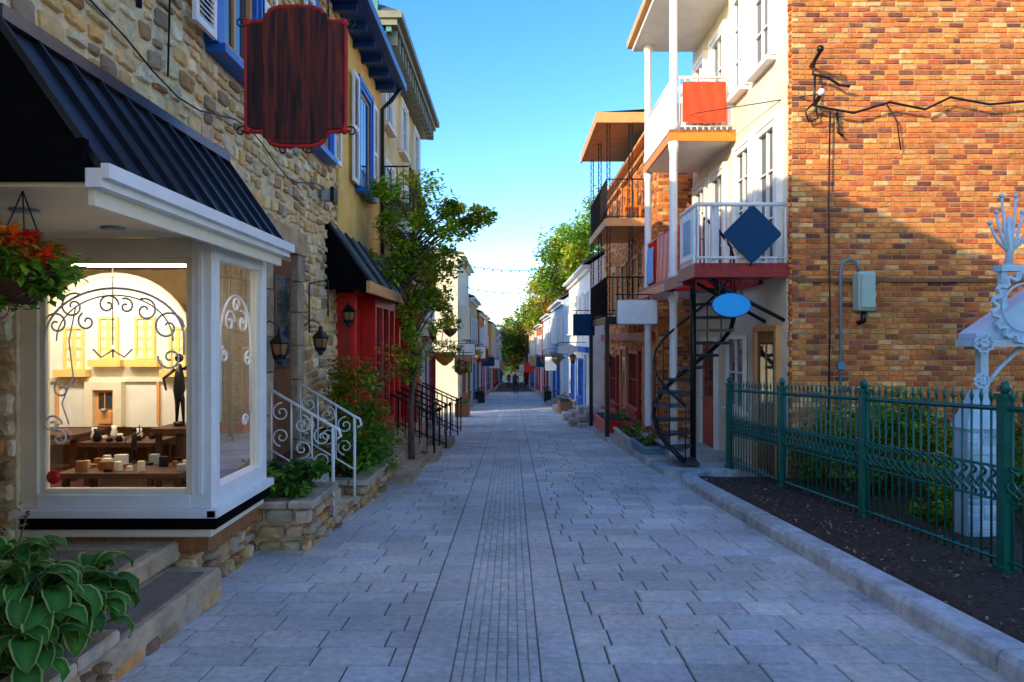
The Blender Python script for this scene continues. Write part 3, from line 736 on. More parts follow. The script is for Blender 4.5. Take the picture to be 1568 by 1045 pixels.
mb.tube([(-2.48,4.5,4.25),(-2.3,4.45,4.3),(-2.3,4.45,4.1),(-2.46,4.5,4.0),(-2.46,4.5,3.8)],.02,'black')
mb.tube([(-2.48,8.35,2.3),(-2.25,8.35,2.35),(-2.25,8.35,1.9)],.01,'black'); mb.tube([(-2.48,8.35,2.3),(-2.48,8.35,1.7)],.01,'black')
mb.done('wall_cable')
# HANGING SIGN
S=group('hanging_wooden_sign'); SY=5.5; cx,cz=-1.74,3.73; k=5.5/1045
half=[(0,107),(25,106),(38,102),(46,90),(52,84),(66,84),(74,80),(76,70),(76,0)]
half=half+[(a,-b) for a,b in half[-2::-1]]
outl=[(cx+a*k,cz+b*k) for a,b in half]+[(cx-a*k,cz+b*k) for a,b in half[-2:0:-1]]
mb=MB(); fs_=FF(SY)
mb.prism([(cx+(a-cx)*.97,cz+(b-cz)*.97) for a,b in outl],fs_,-.02,.02,'signwood'); 
for i in range(6):
    x=cx-.39+i*.13; kk=R.uniform(.6,1.4); hh=.42 if i in (0,5) else .5
    mb.lb(fs_,x+.004,x+.126,cz-hh,cz+hh,.02,.024+R.uniform(0,.002),'signwood',(kk,kk,kk))
mb.done('board',S)
mb=MB(); mb.tube([fs_.p(a,b,0) for a,b in outl],.02,'darkred',n=8,closed=True,col=(1.6,1,1))
for sx in (-1,1):
    for sz in (-1,1):
        mb.ball((cx+sx*74*k,SY,cz+sz*82*k),.035,'red'); 
        mb.tube(spiral((cx+sx*84*k,SY-.0,cz+sz*84*k),(sx,0,0),(0,0,sz),.05,1.2,3.1),.007,'black',n=5)
    mb.tube(spiral((cx+sx*.1,SY,cz-112*k),(sx,0,0),(0,0,-1),.05,1.2,3.1),.007,'black',n=5)
mb.ball((cx,SY,cz-114*k),.03,'grey')
mb.done('frame',S)
mb=MB(); mb.tube([(XW,SY,4.48),(-1.25,SY,4.48)],.016,'black'); mb.tube([(XW,SY,4.9),(-2.1,SY,4.75),(-1.7,SY,4.48)],.012,'black')
for x in (-2.0,-1.48): mb.tube([(x,SY,4.48),(x,SY,4.2)],.007,'black')
mb.done('bracket',S)
# red shop with awning
mb=MB(); RS=group('red_shopfront')
f=FL(XW)
mb.box(XW,-2.28,9.9,10.05,-1,2.5,'red'); 
mb.box(XW,-2.18,10.9,12.7,-1,.25,'red'); mb.box(XW,-2.18,10.9,12.7,2.15,2.4,'red')
for y in (10.9,11.5,12.08,12.6): mb.box(-2.26,-2.18,y,y+.1,.25,2.15,'red')
mb.box(-2.5,-2.24,10.92,10.95,.25,2.15,'red'); mb.box(-2.245,-2.24,10.95,12.65,.25,2.15,'wdark')
mb.box(-2.2,-2.16,11,11.5,-.6,.1,'darkred'); mb.box(-2.2,-2.16,11.65,12.5,-.6,.1,'darkred')
mb.box(XW,-2.45,10.1,10.85,-.35,2.1,'wdark'); mb.box(-2.45,-2.42,10.1,10.2,-.35,2.1,'red');mb.box(-2.45,-2.42,10.75,10.85,-.35,2.1,'red'); mb.box(-2.45,-2.42,10.2,10.75,-.35,.4,'red')
mb.box(XW,-2.3,9.9,12.8,2.3,2.36,'red')
mb.box(XW,-2.35,12.8,12.95,-1,2.5,'red')
ff9=FF(9.9)
mb.lb(ff9,-2.53,-2.3,-.4,2.3,0,.02,'red'); mb.lb(ff9,-2.5,-2.34,.3,1.9,.02,.03,'darkred')
mb.done('red_timber_front',RS)
mb=MB()
ya,yb=9.3,12.85; e0=(-1.95,2.42);e1=(-2.5,3.2)
mb.hexa([(e0[0],ya,e0[1]-.01),(e0[0],yb,e0[1]-.01),(e1[0],yb,e1[1]-.01),(e1[0],ya,e1[1]-.01),(e0[0],ya,e0[1]),(e0[0],yb,e0[1]),(e1[0],yb,e1[1]),(e1[0],ya,e1[1])],'roofm')
for yy in (ya,yb-.01): mb.add([(e0[0],yy,e0[1]),(e1[0],yy,e1[1]),(-2.55,yy,3.2),(-2.55,yy,2.3),(e0[0],yy,2.3)],[(0,1,2,3,4)],'blackmat')
for i in range(9):
    y=ya+(yb-ya)*i/8; a=Vector((e0[0],y,e0[1]));b=Vector((e1[0],y,e1[1])); 
    P=[a+Vector((0,-.02,0)),b+Vector((0,-.02,0)),b+Vector((0,.02,0)),a+Vector((0,.02,0))]; mb.hexa(P+[p+Vector((.025,0,.02)) for p in P],'grey' if i%2 else 'roofm',(.5,.5,.5))
mb.box(-1.98,-1.93,ya-.02,yb+.02,2.26,2.42,'tan')
mb.done('awning',RS)
# steps
mb=MB()
def steps(x0,x1,y0,y1,n,h,dirx=True):
    for i in range(n):
        xx=x1-(x1-x0)*i/n*.8
        mb.cbox(x0,xx,y0,y1,g(y1)-.1 if i==0 else g(y0)+h*i+.001,g(y0)+h*(i+1),'slab',jit((1.1,.9,.75),.15),.015)
steps(-2.4,-1.45,9.85,10.9,3,.16); steps(-2.4,-1.35,12.2,13.2,3,.16); steps(-2.5,-1.3,14.5,15.5,3,.15)
mb.cbox(-2.4,-1.5,10.95,12.15,g(12.15)-.1,g(10.95)+.12,'slab',(1,.8,.6),.02)
mb.done('stone_doorsteps')
# ================================================================ street tree
mb=MB()
tx,ty=-1.72,11.6
zz0=g(ty)
st=[Vector((tx+.02,ty,zz0-.1)),Vector((tx,ty,zz0+.9)),Vector((tx+.05,ty+.02,zz0+1.9)),Vector((tx-.03,ty,zz0+2.9)),Vector((tx+.05,ty,zz0+4.0)),Vector((tx+.1,ty,zz0+4.9))]
mb.tube(st,[.06,.05,.045,.04,.03,.015],'bark',n=8)
TP=[(.36,.54,.03),(.5,.6,.04),(.68,.54,.04),(.22,.4,.03)]
for (c,rad,n) in (((-1.9,11.6,3.95),(.65,.5,.55),1700),((-1.05,11.5,3.6),(.7,.4,.4),1700),((-1.5,11.6,2.9),(.75,.5,.55),1700),((-2.0,11.5,3.1),(.4,.4,.5),800),((-1.5,11.5,2.0),(.6,.4,.45),1500),((-.75,11.5,3.75),(.45,.3,.2),800),((-1.7,11.5,1.3),(.4,.35,.35),600)):
    cps=crown(mb,c,rad,n,.1,TP,15,cr=.34)
    for q in cps[:8]:
        t=min(.95,max(.3,(q.z-zz0-.6)/5)); i=int(t*5); b=st[i].lerp(st[min(5,i+1)],t*5-i)
        mb.tube([b,b.lerp(q,.5)+Vector((0,0,.08)),q],[.02,.012,.004],'bark',n=5)
mb.done('street_tree')
# ================================================================ generic houses
def house(name,side,X,y0,y1,zt,wall,trim='white',roof='roofg',shop='red',depth=5.5,roofh=1.3,shut=None,brickg=False,seed=1,eave=.25):
    rr=random.Random(seed); H=group(name); f=FL(X) if side<0 else FR(X); s=side
    mb=MB(); xb=X+s*depth; x0,x1=min(X,xb),max(X,xb)
    mb.box(x0,x1,y0,y1,g(y1)-.6,zt,wall)
    if brickg:
        masonry(mb,f,y0,y1,g(y1),zt,[],(.075,.075),(.22,.22),.012,'brick',BRP,0,.012,.25)
        masonry(mb,FF(y0),x0,x1,g(y1),zt,[],(.075,.075),(.22,.22),.012,'brick',BRP,0,.012,.25)
    mb.done('walls',H)
    mb=MB()
    xm=(x0+x1)/2; e=eave
    for (a,b) in (((x0-e,zt),(xm,zt+roofh)),((xm,zt+roofh),(x1+e,zt))):
        mb.hexa([(a[0],y0-.1,a[1]),(a[0],y1+.1,a[1]),(b[0],y1+.1,b[1]),(b[0],y0-.1,b[1]),(a[0],y0-.1,a[1]+.08),(a[0],y1+.1,a[1]+.08),(b[0],y1+.1,b[1]+.08),(b[0],y0-.1,b[1]+.08)],roof)
    for yy in (y0+.001,y1-.001): mb.add([(x0,yy,zt),(x1,yy,zt),(xm,yy,zt+roofh)],[(0,1,2)],wall)
    mb.lb(f,y0,y1,zt-.22,zt-.002,0.014,.12,trim); mb.lb(f,y0-.05,y1+.05,zt-.08,zt-.01,.12,.3,trim)
    cy=y0+(y1-y0)*.25; mb.box(xm-.3,xm+.3,cy,cy+.5,zt+roofh*.4,zt+roofh+.9,'plaster_r'); mb.box(xm-.36,xm+.36,cy-.06,cy+.56,zt+roofh+.9,zt+roofh+1.0,'slab')
    mb.done('roof',H)
    mb=MB(); L=y1-y0; nw=max(2,int(L/1.7)); gz=g((y0+y1)/2)
    v=gz+3.3; 
    while v+1.5<zt-.15:
        for i in range(nw):
            c=y0+L*(i+.5)/nw; window(mb,f,c-.4,c+.4,v,v+1.45,trim,'wdark',1,2,.06,.07,base=.022,trim=trim if rr.random()<.6 else None)
            if shut: shutter(mb,f,c-.84,c-.5,v,v+1.45,shut,.06); shutter(mb,f,c+.5,c+.84,v,v+1.45,shut,.06)
        v+=2.5
    for i in range(nw):
        c=y0+L*(i+.5)/nw; gl=g(c)
        if i%2==0: door(mb,f,c-.45,c+.45,gl+.2,gl+2.3,shop,trim)
        else:
            mb.lb(f,c-.75,c+.75,gl,gl+.6,.012,.12,shop); window(mb,f,c-.7,c+.7,gl+.68,gl+2.2,shop,'wdark',2,1,.08,.1,base=.022)
        mb.lb(f,c-.5,c+.5,gl-.05,gl+.18,.0,.35,'slab')
    mb.lb(f,y0+.2,y1-.2,gz+2.55,gz+2.75,.015,.15,shop)
    mb.done('windows_and_doors',H)
    return H
# left 2
H2=group('yellow_cornice_house')
X2=-2.6; f=FL(X2); mb=MB()
mb.box(-8.6,X2,13.12,19.4,-1.8,7.6,'plaster_t')
masonry(mb,f,13.12,19.4,-.95,2.4,[(14.2,16.8,-2,2.2),(17.6,18.6,-2,1.8)],(.12,.22),(.16,.36),.04,'stone',STP+BRP[:3],.12,.02)
mb.done('walls',H2)
mb=MB()
for (a,b) in ((13.7,14.5),(15.7,16.5),(17.7,18.5)):
    window(mb,f,a,b,3.6,5.2,'white','wdark',1,2,.06,.07,trim='cream'); window(mb,f,a,b,6.0,7.1,'white','wdark',1,1,.06,.07,trim='cream')
    shutter(mb,f,b+.1,b+.5,3.6,5.2,'white',.06)
mb.lb(f,14.2,16.8,1.9,2.25,0,.3,'red'); mb.lb(f,14.2,14.4,-1,1.9,0,.25,'red'); mb.lb(f,16.6,16.8,-1,1.9,0,.25,'red'); mb.lb(f,15.4,15.55,-1,1.9,0,.25,'red'); mb.lb(f,14.4,16.6,-1,-.1,0,.22,'red'); mb.lb(f,14.4,16.6,-.1,1.9,0,.05,'wdark')
door(mb,f,17.7,18.5,-.7,1.5,'darkred','tan')
mb.lb(f,14.2,16.8,2.25,2.32,0,.42,'tan')
mb.done('windows_and_shopfront',H2)
mb=MB()
mb.lb(f,13.0,19.5,7.35,7.6,0,.2,'corn'); mb.lb(f,12.95,19.55,7.6,7.72,-.1,.42,'corn'); mb.lb(f,12.9,19.6,7.72,7.85,-.1,.52,'corn')
for i in range(18): mb.lb(f,13.15+i*.36,13.25+i*.36,7.3,7.6,.2,.38,'corn')
mb.add([(-2.1,12.95,7.86),(-2.1,19.55,7.86),(-4.2,18.6,9.0),(-4.2,14,9.0),(-8.7,12.95,7.86),(-8.7,19.55,7.86),(-6.5,18.6,9.0),(-6.5,14,9.0)],[(0,1,2,3),(4,5,6,7),(0,3,7,4),(1,5,6,2),(3,2,6,7),(0,4,5,1)],'roofg')
mb.box(-2.9,-2.3,13.0,13.1,7.5,7.9,'copper'); mb.box(-3.4,-2.55,12.95,13.08,7.86,8.1,'copper')
mb.done('roof_cornice',H2)
mb=MB()
mb.box(X2,-1.95,13.3,17.6,2.72,2.8,'black'); rail(mb,(-1.97,13.3,2.8),(-1.97,17.6,2.8),.9); rail(mb,(X2,13.3,2.8),(-1.97,13.3,2.8),.9); rail(mb,(X2,17.6,2.8),(-1.97,17.6,2.8),.9)
for y in (13.6,15.4,17.2): mb.tube([(X2,y,2.2),(-2.3,y,2.3),(-2.05,y,2.7)],.02,'black')
rail(mb,(X2,13.3,4.3),(-2.0,13.3,4.3),.7); rail(mb,(-2.0,13.3,4.3),(-2.0,15,4.3),.7); mb.box(X2,-1.98,13.3,15,4.25,4.3,'black')
mb.done('iron_balcony',H2)
for (y,n) in ((12.3,0),(13.2,0),(14.5,0),(15.5,0),(17.6,0),(18.7,0)):
    mb=MB(); z=g(y)
    a=Vector((-2.45,y,z+.5)); b=Vector((-1.4,y,z+.02)); rail(mb,a,b,.85,'black',.14,.01); mb.ball((b.x,y,b.z+.9),.04,'black'); mb.tube([b,b+Vector((0,0,.9))],.02,'black'); mb.done('iron_stair_railing')
house('low_cream_house',-1,-2.6,19.5,22.4,4.2,'plaster_c','white','roofg','darkred',seed=3,roofh=.6)
house('cream_town_house',-1,-2.25,28.3,35.5,5.2,'plaster_c','cream','roofg','wood',seed=4,roofh=.5)
house('tan_town_house',-1,-2.2,35.6,43,3.9,'plaster_t','white','copper','dkblue',seed=5,roofh=1.0)
house('brick_town_house',-1,-2.1,43.1,52,3.4,'plaster_r','white','roofg','red',seed=6)
house('white_town_house',-1,-2.2,55.1,62,3.6,'plaster_w','white','roofg','blue',seed=7)
house('yellow_town_house',-1,-1.9,62.1,76,3.2,'plaster_y','white','roofg','red',seed=8)
house('cream_far_house',-1,-2.0,76.1,95,3.0,'plaster_c','white','roofg','darkred',seed=9)
house('grey_far_house',-1,-1.8,95.1,125,3.5,'plaster_w','white','copper','blue',seed=10)
# ================================================================ RIGHT HOUSE 1
B1=group('brick_balcony_house'); XR1=4.0; Y1=9.75
mb=MB(); fF=FF(Y1); fR=FR(XR1)
mb.box(XR1,10.2,Y1,15.0,-1.2,9.3,'mortar_d')
masonry(mb,fF,XR1-.01,10.2,-.4,9.3,[],(.072,.078),(.205,.205),.016,'brick',BRP,0,.013,.25)
mb.box(XR1-.03,XR1,Y1+.11,15,-1.0,9.3,'plaster_c')
masonry(mb,fR,Y1,Y1+.1,-.4,9.3,[],(.074,.074),(.1,.1),.03,'brick',BRP[:5],0,.012,.3)
mb.box(XR1+.05,10.2,Y1-.06,Y1-.022,2.44,2.49,'mortar_d',(.4,.4,.4))
mb.done('walls',B1)
mb=MB(); fr2=FR(XR1-.03)
for (a,b,c,d,dr) in ((10.1,10.9,2.75,4.9,1),(11.2,11.95,3.3,4.9,0),(12.6,13.4,2.7,4.8,1),(10.3,11.1,5.9,7.6,0),(11.5,12.1,5.9,7.6,0),(12.6,13.4,5.4,7.4,1),(13.9,14.6,5.9,7.4,0),(13.8,14.6,3.2,4.8,0)):
    window(mb,fr2,a,b,c,d,'white','wdark',1,2,.09,.08,trim='white')
door(mb,fr2,10.15,10.95,-.42,1.75,'wood','tan'); window(mb,fr2,11.5,12.5,.4,1.7,'white','wdark',1,1,.07,.07)
door(mb,fr2,13.2,14.1,-.5,1.6,'darkred','white')
mb.done('windows_and_doors',B1)
mb=MB()
mb.box(2.5,10.4,9.6,14.9,9.3,9.5,'white')
mb.box(2.6,4.0,12.0,14.75,7.85,7.95,'white'); mb.box(2.5,4.0,11.9,14.85,7.951,8.1,'tan')
mb.add([(2.5,11.9,8.1),(4,11.9,8.8),(4,14.85,8.8),(2.5,14.85,8.1)],[(0,1,2,3)],'roofg'); mb.add([(2.5,11.9,8.1),(4,11.9,8.8),(4,11.9,8.1)],[(0,1,2)],'white')
mb.done('roof',B1)
def deck(mb,x0,x1,y0,y1,z,k,fas,soff='white'):
    mb.box(x0+.04,x1,y0+.04,y1-.04,z-.16,z-.051,soff)
    n=int((x1-x0)/.12)
    for i in range(n): mb.box(x0+i*(x1-x0)/n+.004,x0+(i+1)*(x1-x0)/n-.004,y0,y1,z-.05,z,k)
    mb.box(x0,x0+.04,y0+.04,y1,z-.2,z-.052,fas); mb.box(x0,x1,y0,y0+.04,z-.2,z-.052,fas)
mb=MB()
deck(mb,2.62,3.97,9.8,10.8,2.72,'darkred','darkred','darkred')
deck(mb,2.8,3.97,12.1,14.6,5.35,'wood','orange'); deck(mb,2.7,3.97,12.1,14.6,2.68,'darkred','red')
deck(mb,2.7,2.9,10.8,12.1,2.68,'darkred','darkred')
mb.box(3.9,3.97,10.8,12.1,2.5,2.68,'darkred')
for y in (12.18,14.45):
    for (a,b) in ((g(y),2.48),(2.68,5.15),(5.35,7.85)):
        mb.lathe((2.88,y,0),[(.095,a),(.095,a+.12),(.075,a+.16),(.07,b-.2),(.09,b-.12),(.095,b)],'white',10)
for z in (5.35,):
    for (p,q) in (((2.88,12.18),(3.95,12.18)),((2.88,12.18),(2.88,14.45))):
        rail(mb,(p[0],p[1],z),(q[0],q[1],z),.95,'white',.1,.014)
        mb.box(min(p[0],q[0])-.0,max(p[0],q[0])+.012,min(p[1],q[1])+.02,max(p[1],q[1])+.032,z+.05,z+.5,'white')
rail(mb,(2.88,12.18,2.68),(2.88,14.45,2.68),.95,'red',.1,.014)
def banner(fr_,u0,u1,v0,v1,n0,k,col=W,amp=.012):
    nu,nv_=16,5; vs=[];fs=[]
    for j in range(nv_+1):
        for i in range(nu+1):
            uu=u0+(u1-u0)*i/nu; vv=v0+(v1-v0)*j/nv_
            vs.append(fr_.p(uu,vv-.02*math.sin(math.pi*i/nu)*(1-j/nv_),n0+amp*math.sin(i*1.3+j*.7)))
    for j in range(nv_):
        for i in range(nu): a=j*(nu+1)+i; fs.append((a,a+1,a+nu+2,a+nu+1))
    mb.add(vs,fs,k,col,True)
banner(FF(12.13),3.02,3.8,5.48,6.2,.03,'redor',W,.01)
banner(FR(2.84),12.25,13.4,2.75,3.6,.0,'red'); banner(FR(2.84),13.7,14.4,2.8,3.5,.0,'azure',(.7,.8,1)); banner(FF(12.13),2.95,3.35,2.8,3.65,.03,'red')
mb.box(2.9,3.0,9.9,10.0,2.72,3.6,'white'); mb.box(2.62,2.7,9.85,9.93,2.72,3.5,'white')
rail(mb,(2.66,9.85,2.72),(3.95,9.85,2.72),.85,'white',.13,.016); rail(mb,(2.66,9.85,2.72),(2.66,10.75,2.72),.85,'white',.13,.016)
mb.box(2.64,2.68,9.95,10.7,2.8,3.5,'white'); mb.box(2.63,2.639,10.1,10.5,2.9,3.4,'plaster_b')
mb.tube([(3.97,9.95,1.9),(3.4,9.95,2.2),(2.9,9.95,2.5)],.03,'black'); mb.tube([(3.97,10.7,1.9),(2.9,10.7,2.5)],.03,'black')
mb.lathe((3.4,12.8,5.35),[(.22,0),(.28,.3),(.26,.9),(.3,1.0),(.05,1.1)],'white',12)
mb.done('balconies',B1)
# spiral staircase
mb=MB(); C=Vector((3.05,11.5,0)); z0=g(11.5); z1=2.66; n=15; r=.66
mb.tube([(C.x,C.y,z0-.1),(C.x,C.y,z1+.9)],.05,'black',n=10)
a0=math.radians(-115); sw=math.radians(-335)
hr=[]
for i in range(n):
    z=z0+(z1-z0)*(i+1)/n; a=a0+sw*i/(n-1); da=math.radians(19)
    P=[C+Vector((.05*math.cos(a+s_),.05*math.sin(a+s_),z)) for s_ in (-da,da)]+[C+Vector((r*math.cos(a+s_),r*math.sin(a+s_),z)) for s_ in (da,-da)]
    lo=[p-Vector((0,0,.05)) for p in P]; mb.hexa(lo+P,'black',(6,6.5,7.5))
    e=C+Vector((r*math.cos(a),r*math.sin(a),z)); mb.tube([e,e+Vector((0,0,.9))],.012,'black',n=5); hr.append(e+Vector((0,0,.9)))
mb.tube(hr,.022,'black',n=6); mb.tube([p-Vector((0,0,.9)) for p in hr],.04,'black',n=6)
mb.done('spiral_staircase')
def board(name,c,pts,k,th=.03,edge=None,hang=None,axis='y'):
    mb=MB(); f=FF(c[1]); 
    mb.prism([(c[0]+a,c[2]+b) for a,b in pts],f,-th,th,k)
    if edge: mb.tube([f.p(c[0]+a,c[2]+b,0) for a,b in pts],th*.8,edge,n=5,closed=True,smooth=False)
    if hang: 
        for q in hang: mb.tube(q,.012,'black',n=5)
    return mb.done(name)
def rrect(w,h,r=.04,n=4):
    o=[]
    for (sx,sy,a0) in ((1,1,0),(-1,1,90),(-1,-1,180),(1,-1,270)):
        for i in range(n+1):
            a=math.radians(a0+90*i/n); o.append((sx*(w/2-r)+r*math.cos(a),sy*(h/2-r)+r*math.sin(a)))
    return o
def rot(pts,a): c,s=math.cos(a),math.sin(a); return [(x*c-y*s,x*s+y*c) for x,y in pts]
board('diamond_sign',(3.42,9.72,3.12),rot(rrect(.6,.6,.05),math.pi/4),'navy',.02,None,[[(3.42,9.76,2.72),(3.42,9.84,2.65)],[(3.42,9.76,3.4),(3.42,9.86,3.55)]])
board('oval_sign',(3.12,9.72,2.11),[(.27*math.cos(i*math.pi/16),.165*math.sin(i*math.pi/16)) for i in range(32)],'azure',.02,'bluedk',[[(2.97,9.72,2.25),(2.97,9.8,2.52)],[(3.27,9.72,2.25),(3.27,9.8,2.52)]])
board('white_hanging_sign',(2.42,13.2,2.16),rrect(.76,.45,.03),'white',.025,'grey',[[(2.8,13.2,2.5),(2.0,13.2,2.5)],[(2.15,13.2,2.5),(2.15,13.2,2.35)],[(2.65,13.2,2.5),(2.65,13.2,2.35)]])
board('navy_hanging_sign',(2.0,19.0,2.05),rrect(.6,.6,.02),'navy',.025,None,[[(3.2,19,2.45),(1.7,19,2.45)],[(1.8,19,2.45),(1.8,19,2.3)],[(2.2,19,2.45),(2.2,19,2.3)]])
board('white_cloud_sign',(1.95,24,1.3),[(.36*math.cos(a)*(1+.12*math.cos(5*a)),.17*math.sin(a)*(1+.12*math.cos(5*a))) for a in [i*math.pi/20 for i in range(40)]],'white',.025,None,[[(2.6,24,1.55),(1.6,24,1.55)],[(1.9,24,1.55),(1.9,24,1.4)]])
for (x,y,z,k,w,h,wx) in ((-1.5,21,.9,'tan',.5,.5,-2.6),(-1.6,24,1.3,'white',.6,.4,-2.6),(-1.5,29.5,1.1,'white',.7,.5,-2.25),(-1.5,34,.9,'darkred',.6,.6,-2.25),(1.7,30,.6,'white',.5,.6,2.6),(1.6,36,.5,'navy',.6,.5,2.4),(-1.4,40,.4,'navy',.7,.5,-2.2),(1.5,44,.3,'tan',.7,.6,2.3),(-1.3,50,-.1,'white',.8,.6,-2.1),(1.4,56,-.6,'red',.8,.7,2.2),(-1.2,66,-.8,'tan',.9,.8,-1.9),(1.2,70,-1.2,'white',.9,.8,2.1)):
    board('hanging_shop_sign',(x,y,z),rrect(w,h,.04),k,.03,'black',[[(wx,y,z+h/2+.1),(x+(.3 if x>0 else -.3)*-1,y,z+h/2+.1)],[(x,y,z+h/2+.1),(x,y,z+h/2)]])
mb=MB()
mb.cbox(4.83,5.07,9.5,9.7,2.02,2.57,'greenbox',W,.02); mb.cbox(4.85,5.05,9.47,9.5,2.06,2.53,'greenbox',(.9,.9,.9),.01)
pts=[(4.66,9.68,-.2),(4.66,9.68,2.55)]+[(4.66+.13-.13*math.cos(a),9.68,2.6+.16*math.sin(a)) for a in [math.pi*i/8 for i in range(9)]]
mb.tube(pts,.02,'dkblue',n=8); mb.tube([(4.95,9.6,2.02),(4.95,9.62,1.88),(4.9,9.68,1.85)],.04,'black')
mb.box(4.61,4.71,9.64,9.7,1.2,1.3,'dkblue')
mb.done('wall_utility_box')
mb=MB()
def cab(pts,r=.012,y=9.66): mb.tube([(a,y,b) for a,b in pts],r,'black',n=5)
cab([(4.25,5.35),(4.24,4.9),(4.5,4.85),(4.8,4.8),(5.3,4.95),(5.8,4.85),(6.15,5.02),(6.7,4.92),(7.4,4.98),(9,4.9)],.018,9.58)
cab([(4.25,5.5),(4.23,5.35),(4.45,5.3),(4.6,5.2),(4.75,5.18)],.02,9.6)
cab([(4.5,4.85),(4.48,3.5),(4.5,2.0),(4.47,-.1)],.012); cab([(4.6,4.83),(4.62,4.55),(4.68,4.5)],.02)
cab([(4.3,4.9),(4.33,4.75),(4.2,4.7),(4.15,4.85),(4.25,4.95)],.014)
cab([(5.3,4.95),(5.45,4.7),(5.5,4.3)],.01)
mb.tube([(4.25,9.7,5.5),(4.2,9.3,5.55)],.03,'black'); mb.ball((4.2,9.3,5.58),.05,'black'); mb.tube([(4.3,9.7,4.95),(4.25,9.4,5.0)],.03,'black'); mb.ball((4.25,9.38,5.02),.05,'white')
mb.tube([(4.25,9.38,5.0),(3.2,12,5.6),(2.2,20,5.4)],.008,'black',n=4)
mb.done('electric_cables')
# ================================================================ fence
FE=group('iron_garden_fence')
P0=Vector((3.42,10.75,0)); dirf=(Vector((3.68,4.8,0))-P0).normalized()
def fp(t): 
    p=P0+dirf*t; p.z=g(p.y)+.12; return p
mb=MB(); T=10.0
sl=Vector((0,0,1))
def bar(t0,t1,h,r,w=None):
    a=fp(t0)+sl*h; b=fp(t1)+sl*h; mb.tube([a,b],r,'fence',n=4,smooth=False)
for h,r_ in ((.09,.016),(.53,.011),(.78,.011),(1.22,.02)): bar(0,T,h,r_)
t=.08
while t<T:
    p=fp(t); mb.tube([p+sl*.03,p+sl*1.27],.009,'fence',n=5)
    mb.tube([p+sl*1.27,p+sl*1.31,p+sl*1.37],[.009,.016,.002],'fence',n=5)
    q=[p+dirf*(.03*math.sin(j*.9))+Vector((.03*math.cos(j*.9),0,0))+sl*(.54+j*.024) for j in range(11)]
    mb.tube(q,.012,'fence',n=4)
    mb.tube([p+sl*.68+dirf*.0,p+sl*.62+dirf*.05,p+sl*.7+dirf*.1],.012,'fence',n=4)
    t+=.105
mb.done('pickets_and_rails',FE)
mb=MB()
for t in (0,1.9,3.8,5.68,7.55,9.4):
    p=fp(t); mb.box(p.x-.04,p.x+.04,p.y-.04,p.y+.04,p.z-.15,p.z+1.3,'fence'); mb.box(p.x-.052,p.x+.052,p.y-.052,p.y+.052,p.z+1.3,p.z+1.33,'fence')
    mb.lathe((p.x,p.y,p.z+1.33),[(.02,0),(.035,.03),(.04,.05),(.025,.085),(.004,.1)],'fence',10); mb.box(p.x-.055,p.x+.055,p.y-.055,p.y+.055,p.z-.02,p.z+.05,'fence')
mb.done('posts',FE)
shrub('garden_hedge',[((4.7,8.5,.35),(.95,.6,.55),4200,.08,GD+GR[:2],46),((6.0,7.8,.35),(1.0,.7,.6),3400,.08,GD+GR[:2],40),((4.2,9.2,.2),(.45,.35,.5),1300,.07,GD+GR[:1],20),((5.0,7.0,.1),(.6,.6,.4),1600,.08,GD+GR[:2],24),((7.6,8.2,.4),(1.0,.8,.7),2200,.09,GD+GR[:1],30),((4.4,6.9,-.05),(.4,.7,.22),900,.07,GR,16)])
# metal sculpture
mb=MB(); SYY=6.3
def SP(x,z,dy=0): return Vector((x,SYY+dy,z))
mb.hexa([SP(4.2,1.62,-.12),SP(5.9,1.62,-.12),SP(5.9,1.62,.12),SP(4.2,1.62,.12),SP(4.2,1.67,-.12),SP(5.9,2.85,-.12),SP(5.9,2.85,.12),SP(4.2,1.67,.12)],'sculp',(.9,.95,1))
mb.box(4.18,5.95,SYY-.14,SYY+.14,1.55,1.615,'sculp')
for x in (4.3,5.6): mb.box(x,x+.07,SYY-.04,SYY+.04,.2,1.548,'sculp')
mb.tube([SP(4.7,1.55),SP(4.5,1.35),SP(4.35,1.15)],.02,'sculp'); 
def gear(cx,cz,r,y,teeth=12,k='sculp',th=.02,arc=1.0,a0=0,spokes=True):
    pts=[]
    for i in range(int(teeth*4*arc)):
        a=a0+2*math.pi*i/(teeth*4); rr=r*(1.12 if i%4 in (0,1) else .95); pts.append(Vector((cx+rr*math.cos(a),y,cz+rr*math.sin(a))))
    mb.tube(pts,th,k,n=5,closed=arc==1.0,smooth=False)
    if spokes:
        mb.tube([Vector((cx+r*.4*math.cos(i*.5236),y,cz+r*.4*math.sin(i*.5236))) for i in range(12)],.012,k,n=5,closed=True)
        for i in range(6): a=i*math.pi/3; mb.tube([(cx,y,cz),(cx+r*.95*math.cos(a),y,cz+r*.95*math.sin(a))],.01,k,n=4)
gear(4.22,1.58,.075,SYY-.2,9,th=.012); gear(4.2,1.24,.06,SYY-.2,9,th=.012); gear(4.62,1.9,.28,SYY-.18,16,th=.022,arc=.55,a0=1.3,spokes=False)
mb.tube([Vector((4.62+.22*math.cos(a),SYY-.18,1.9+.22*math.sin(a))) for a in [1.3+i*.3 for i in range(12)]],.012,'sculp',n=5)
mb.tube([SP(4.58,2.3),SP(4.6,2.5),SP(4.58,2.75)],[.035,.025,.018],'sculp')
for (dx,dz) in ((-.12,.35),(.12,.35),(-.07,.5),(.06,.5),(-.18,.25),(.18,.22),(.24,.4)):
    mb.tube([SP(4.59,2.42),SP(4.59+dx*.6,2.42+dz*.4),SP(4.59+dx,2.42+dz)],[.018,.014,.01],'sculp',n=6); mb.ball(tuple(SP(4.59+dx,2.44+dz)),.022,'sculp')
mb.box(4.48,4.75,SYY-.06,SYY+.06,2.24,2.3,'sculp'); mb.box(4.5,4.55,SYY-.03,SYY+.03,1.75,2.24,'sculp')
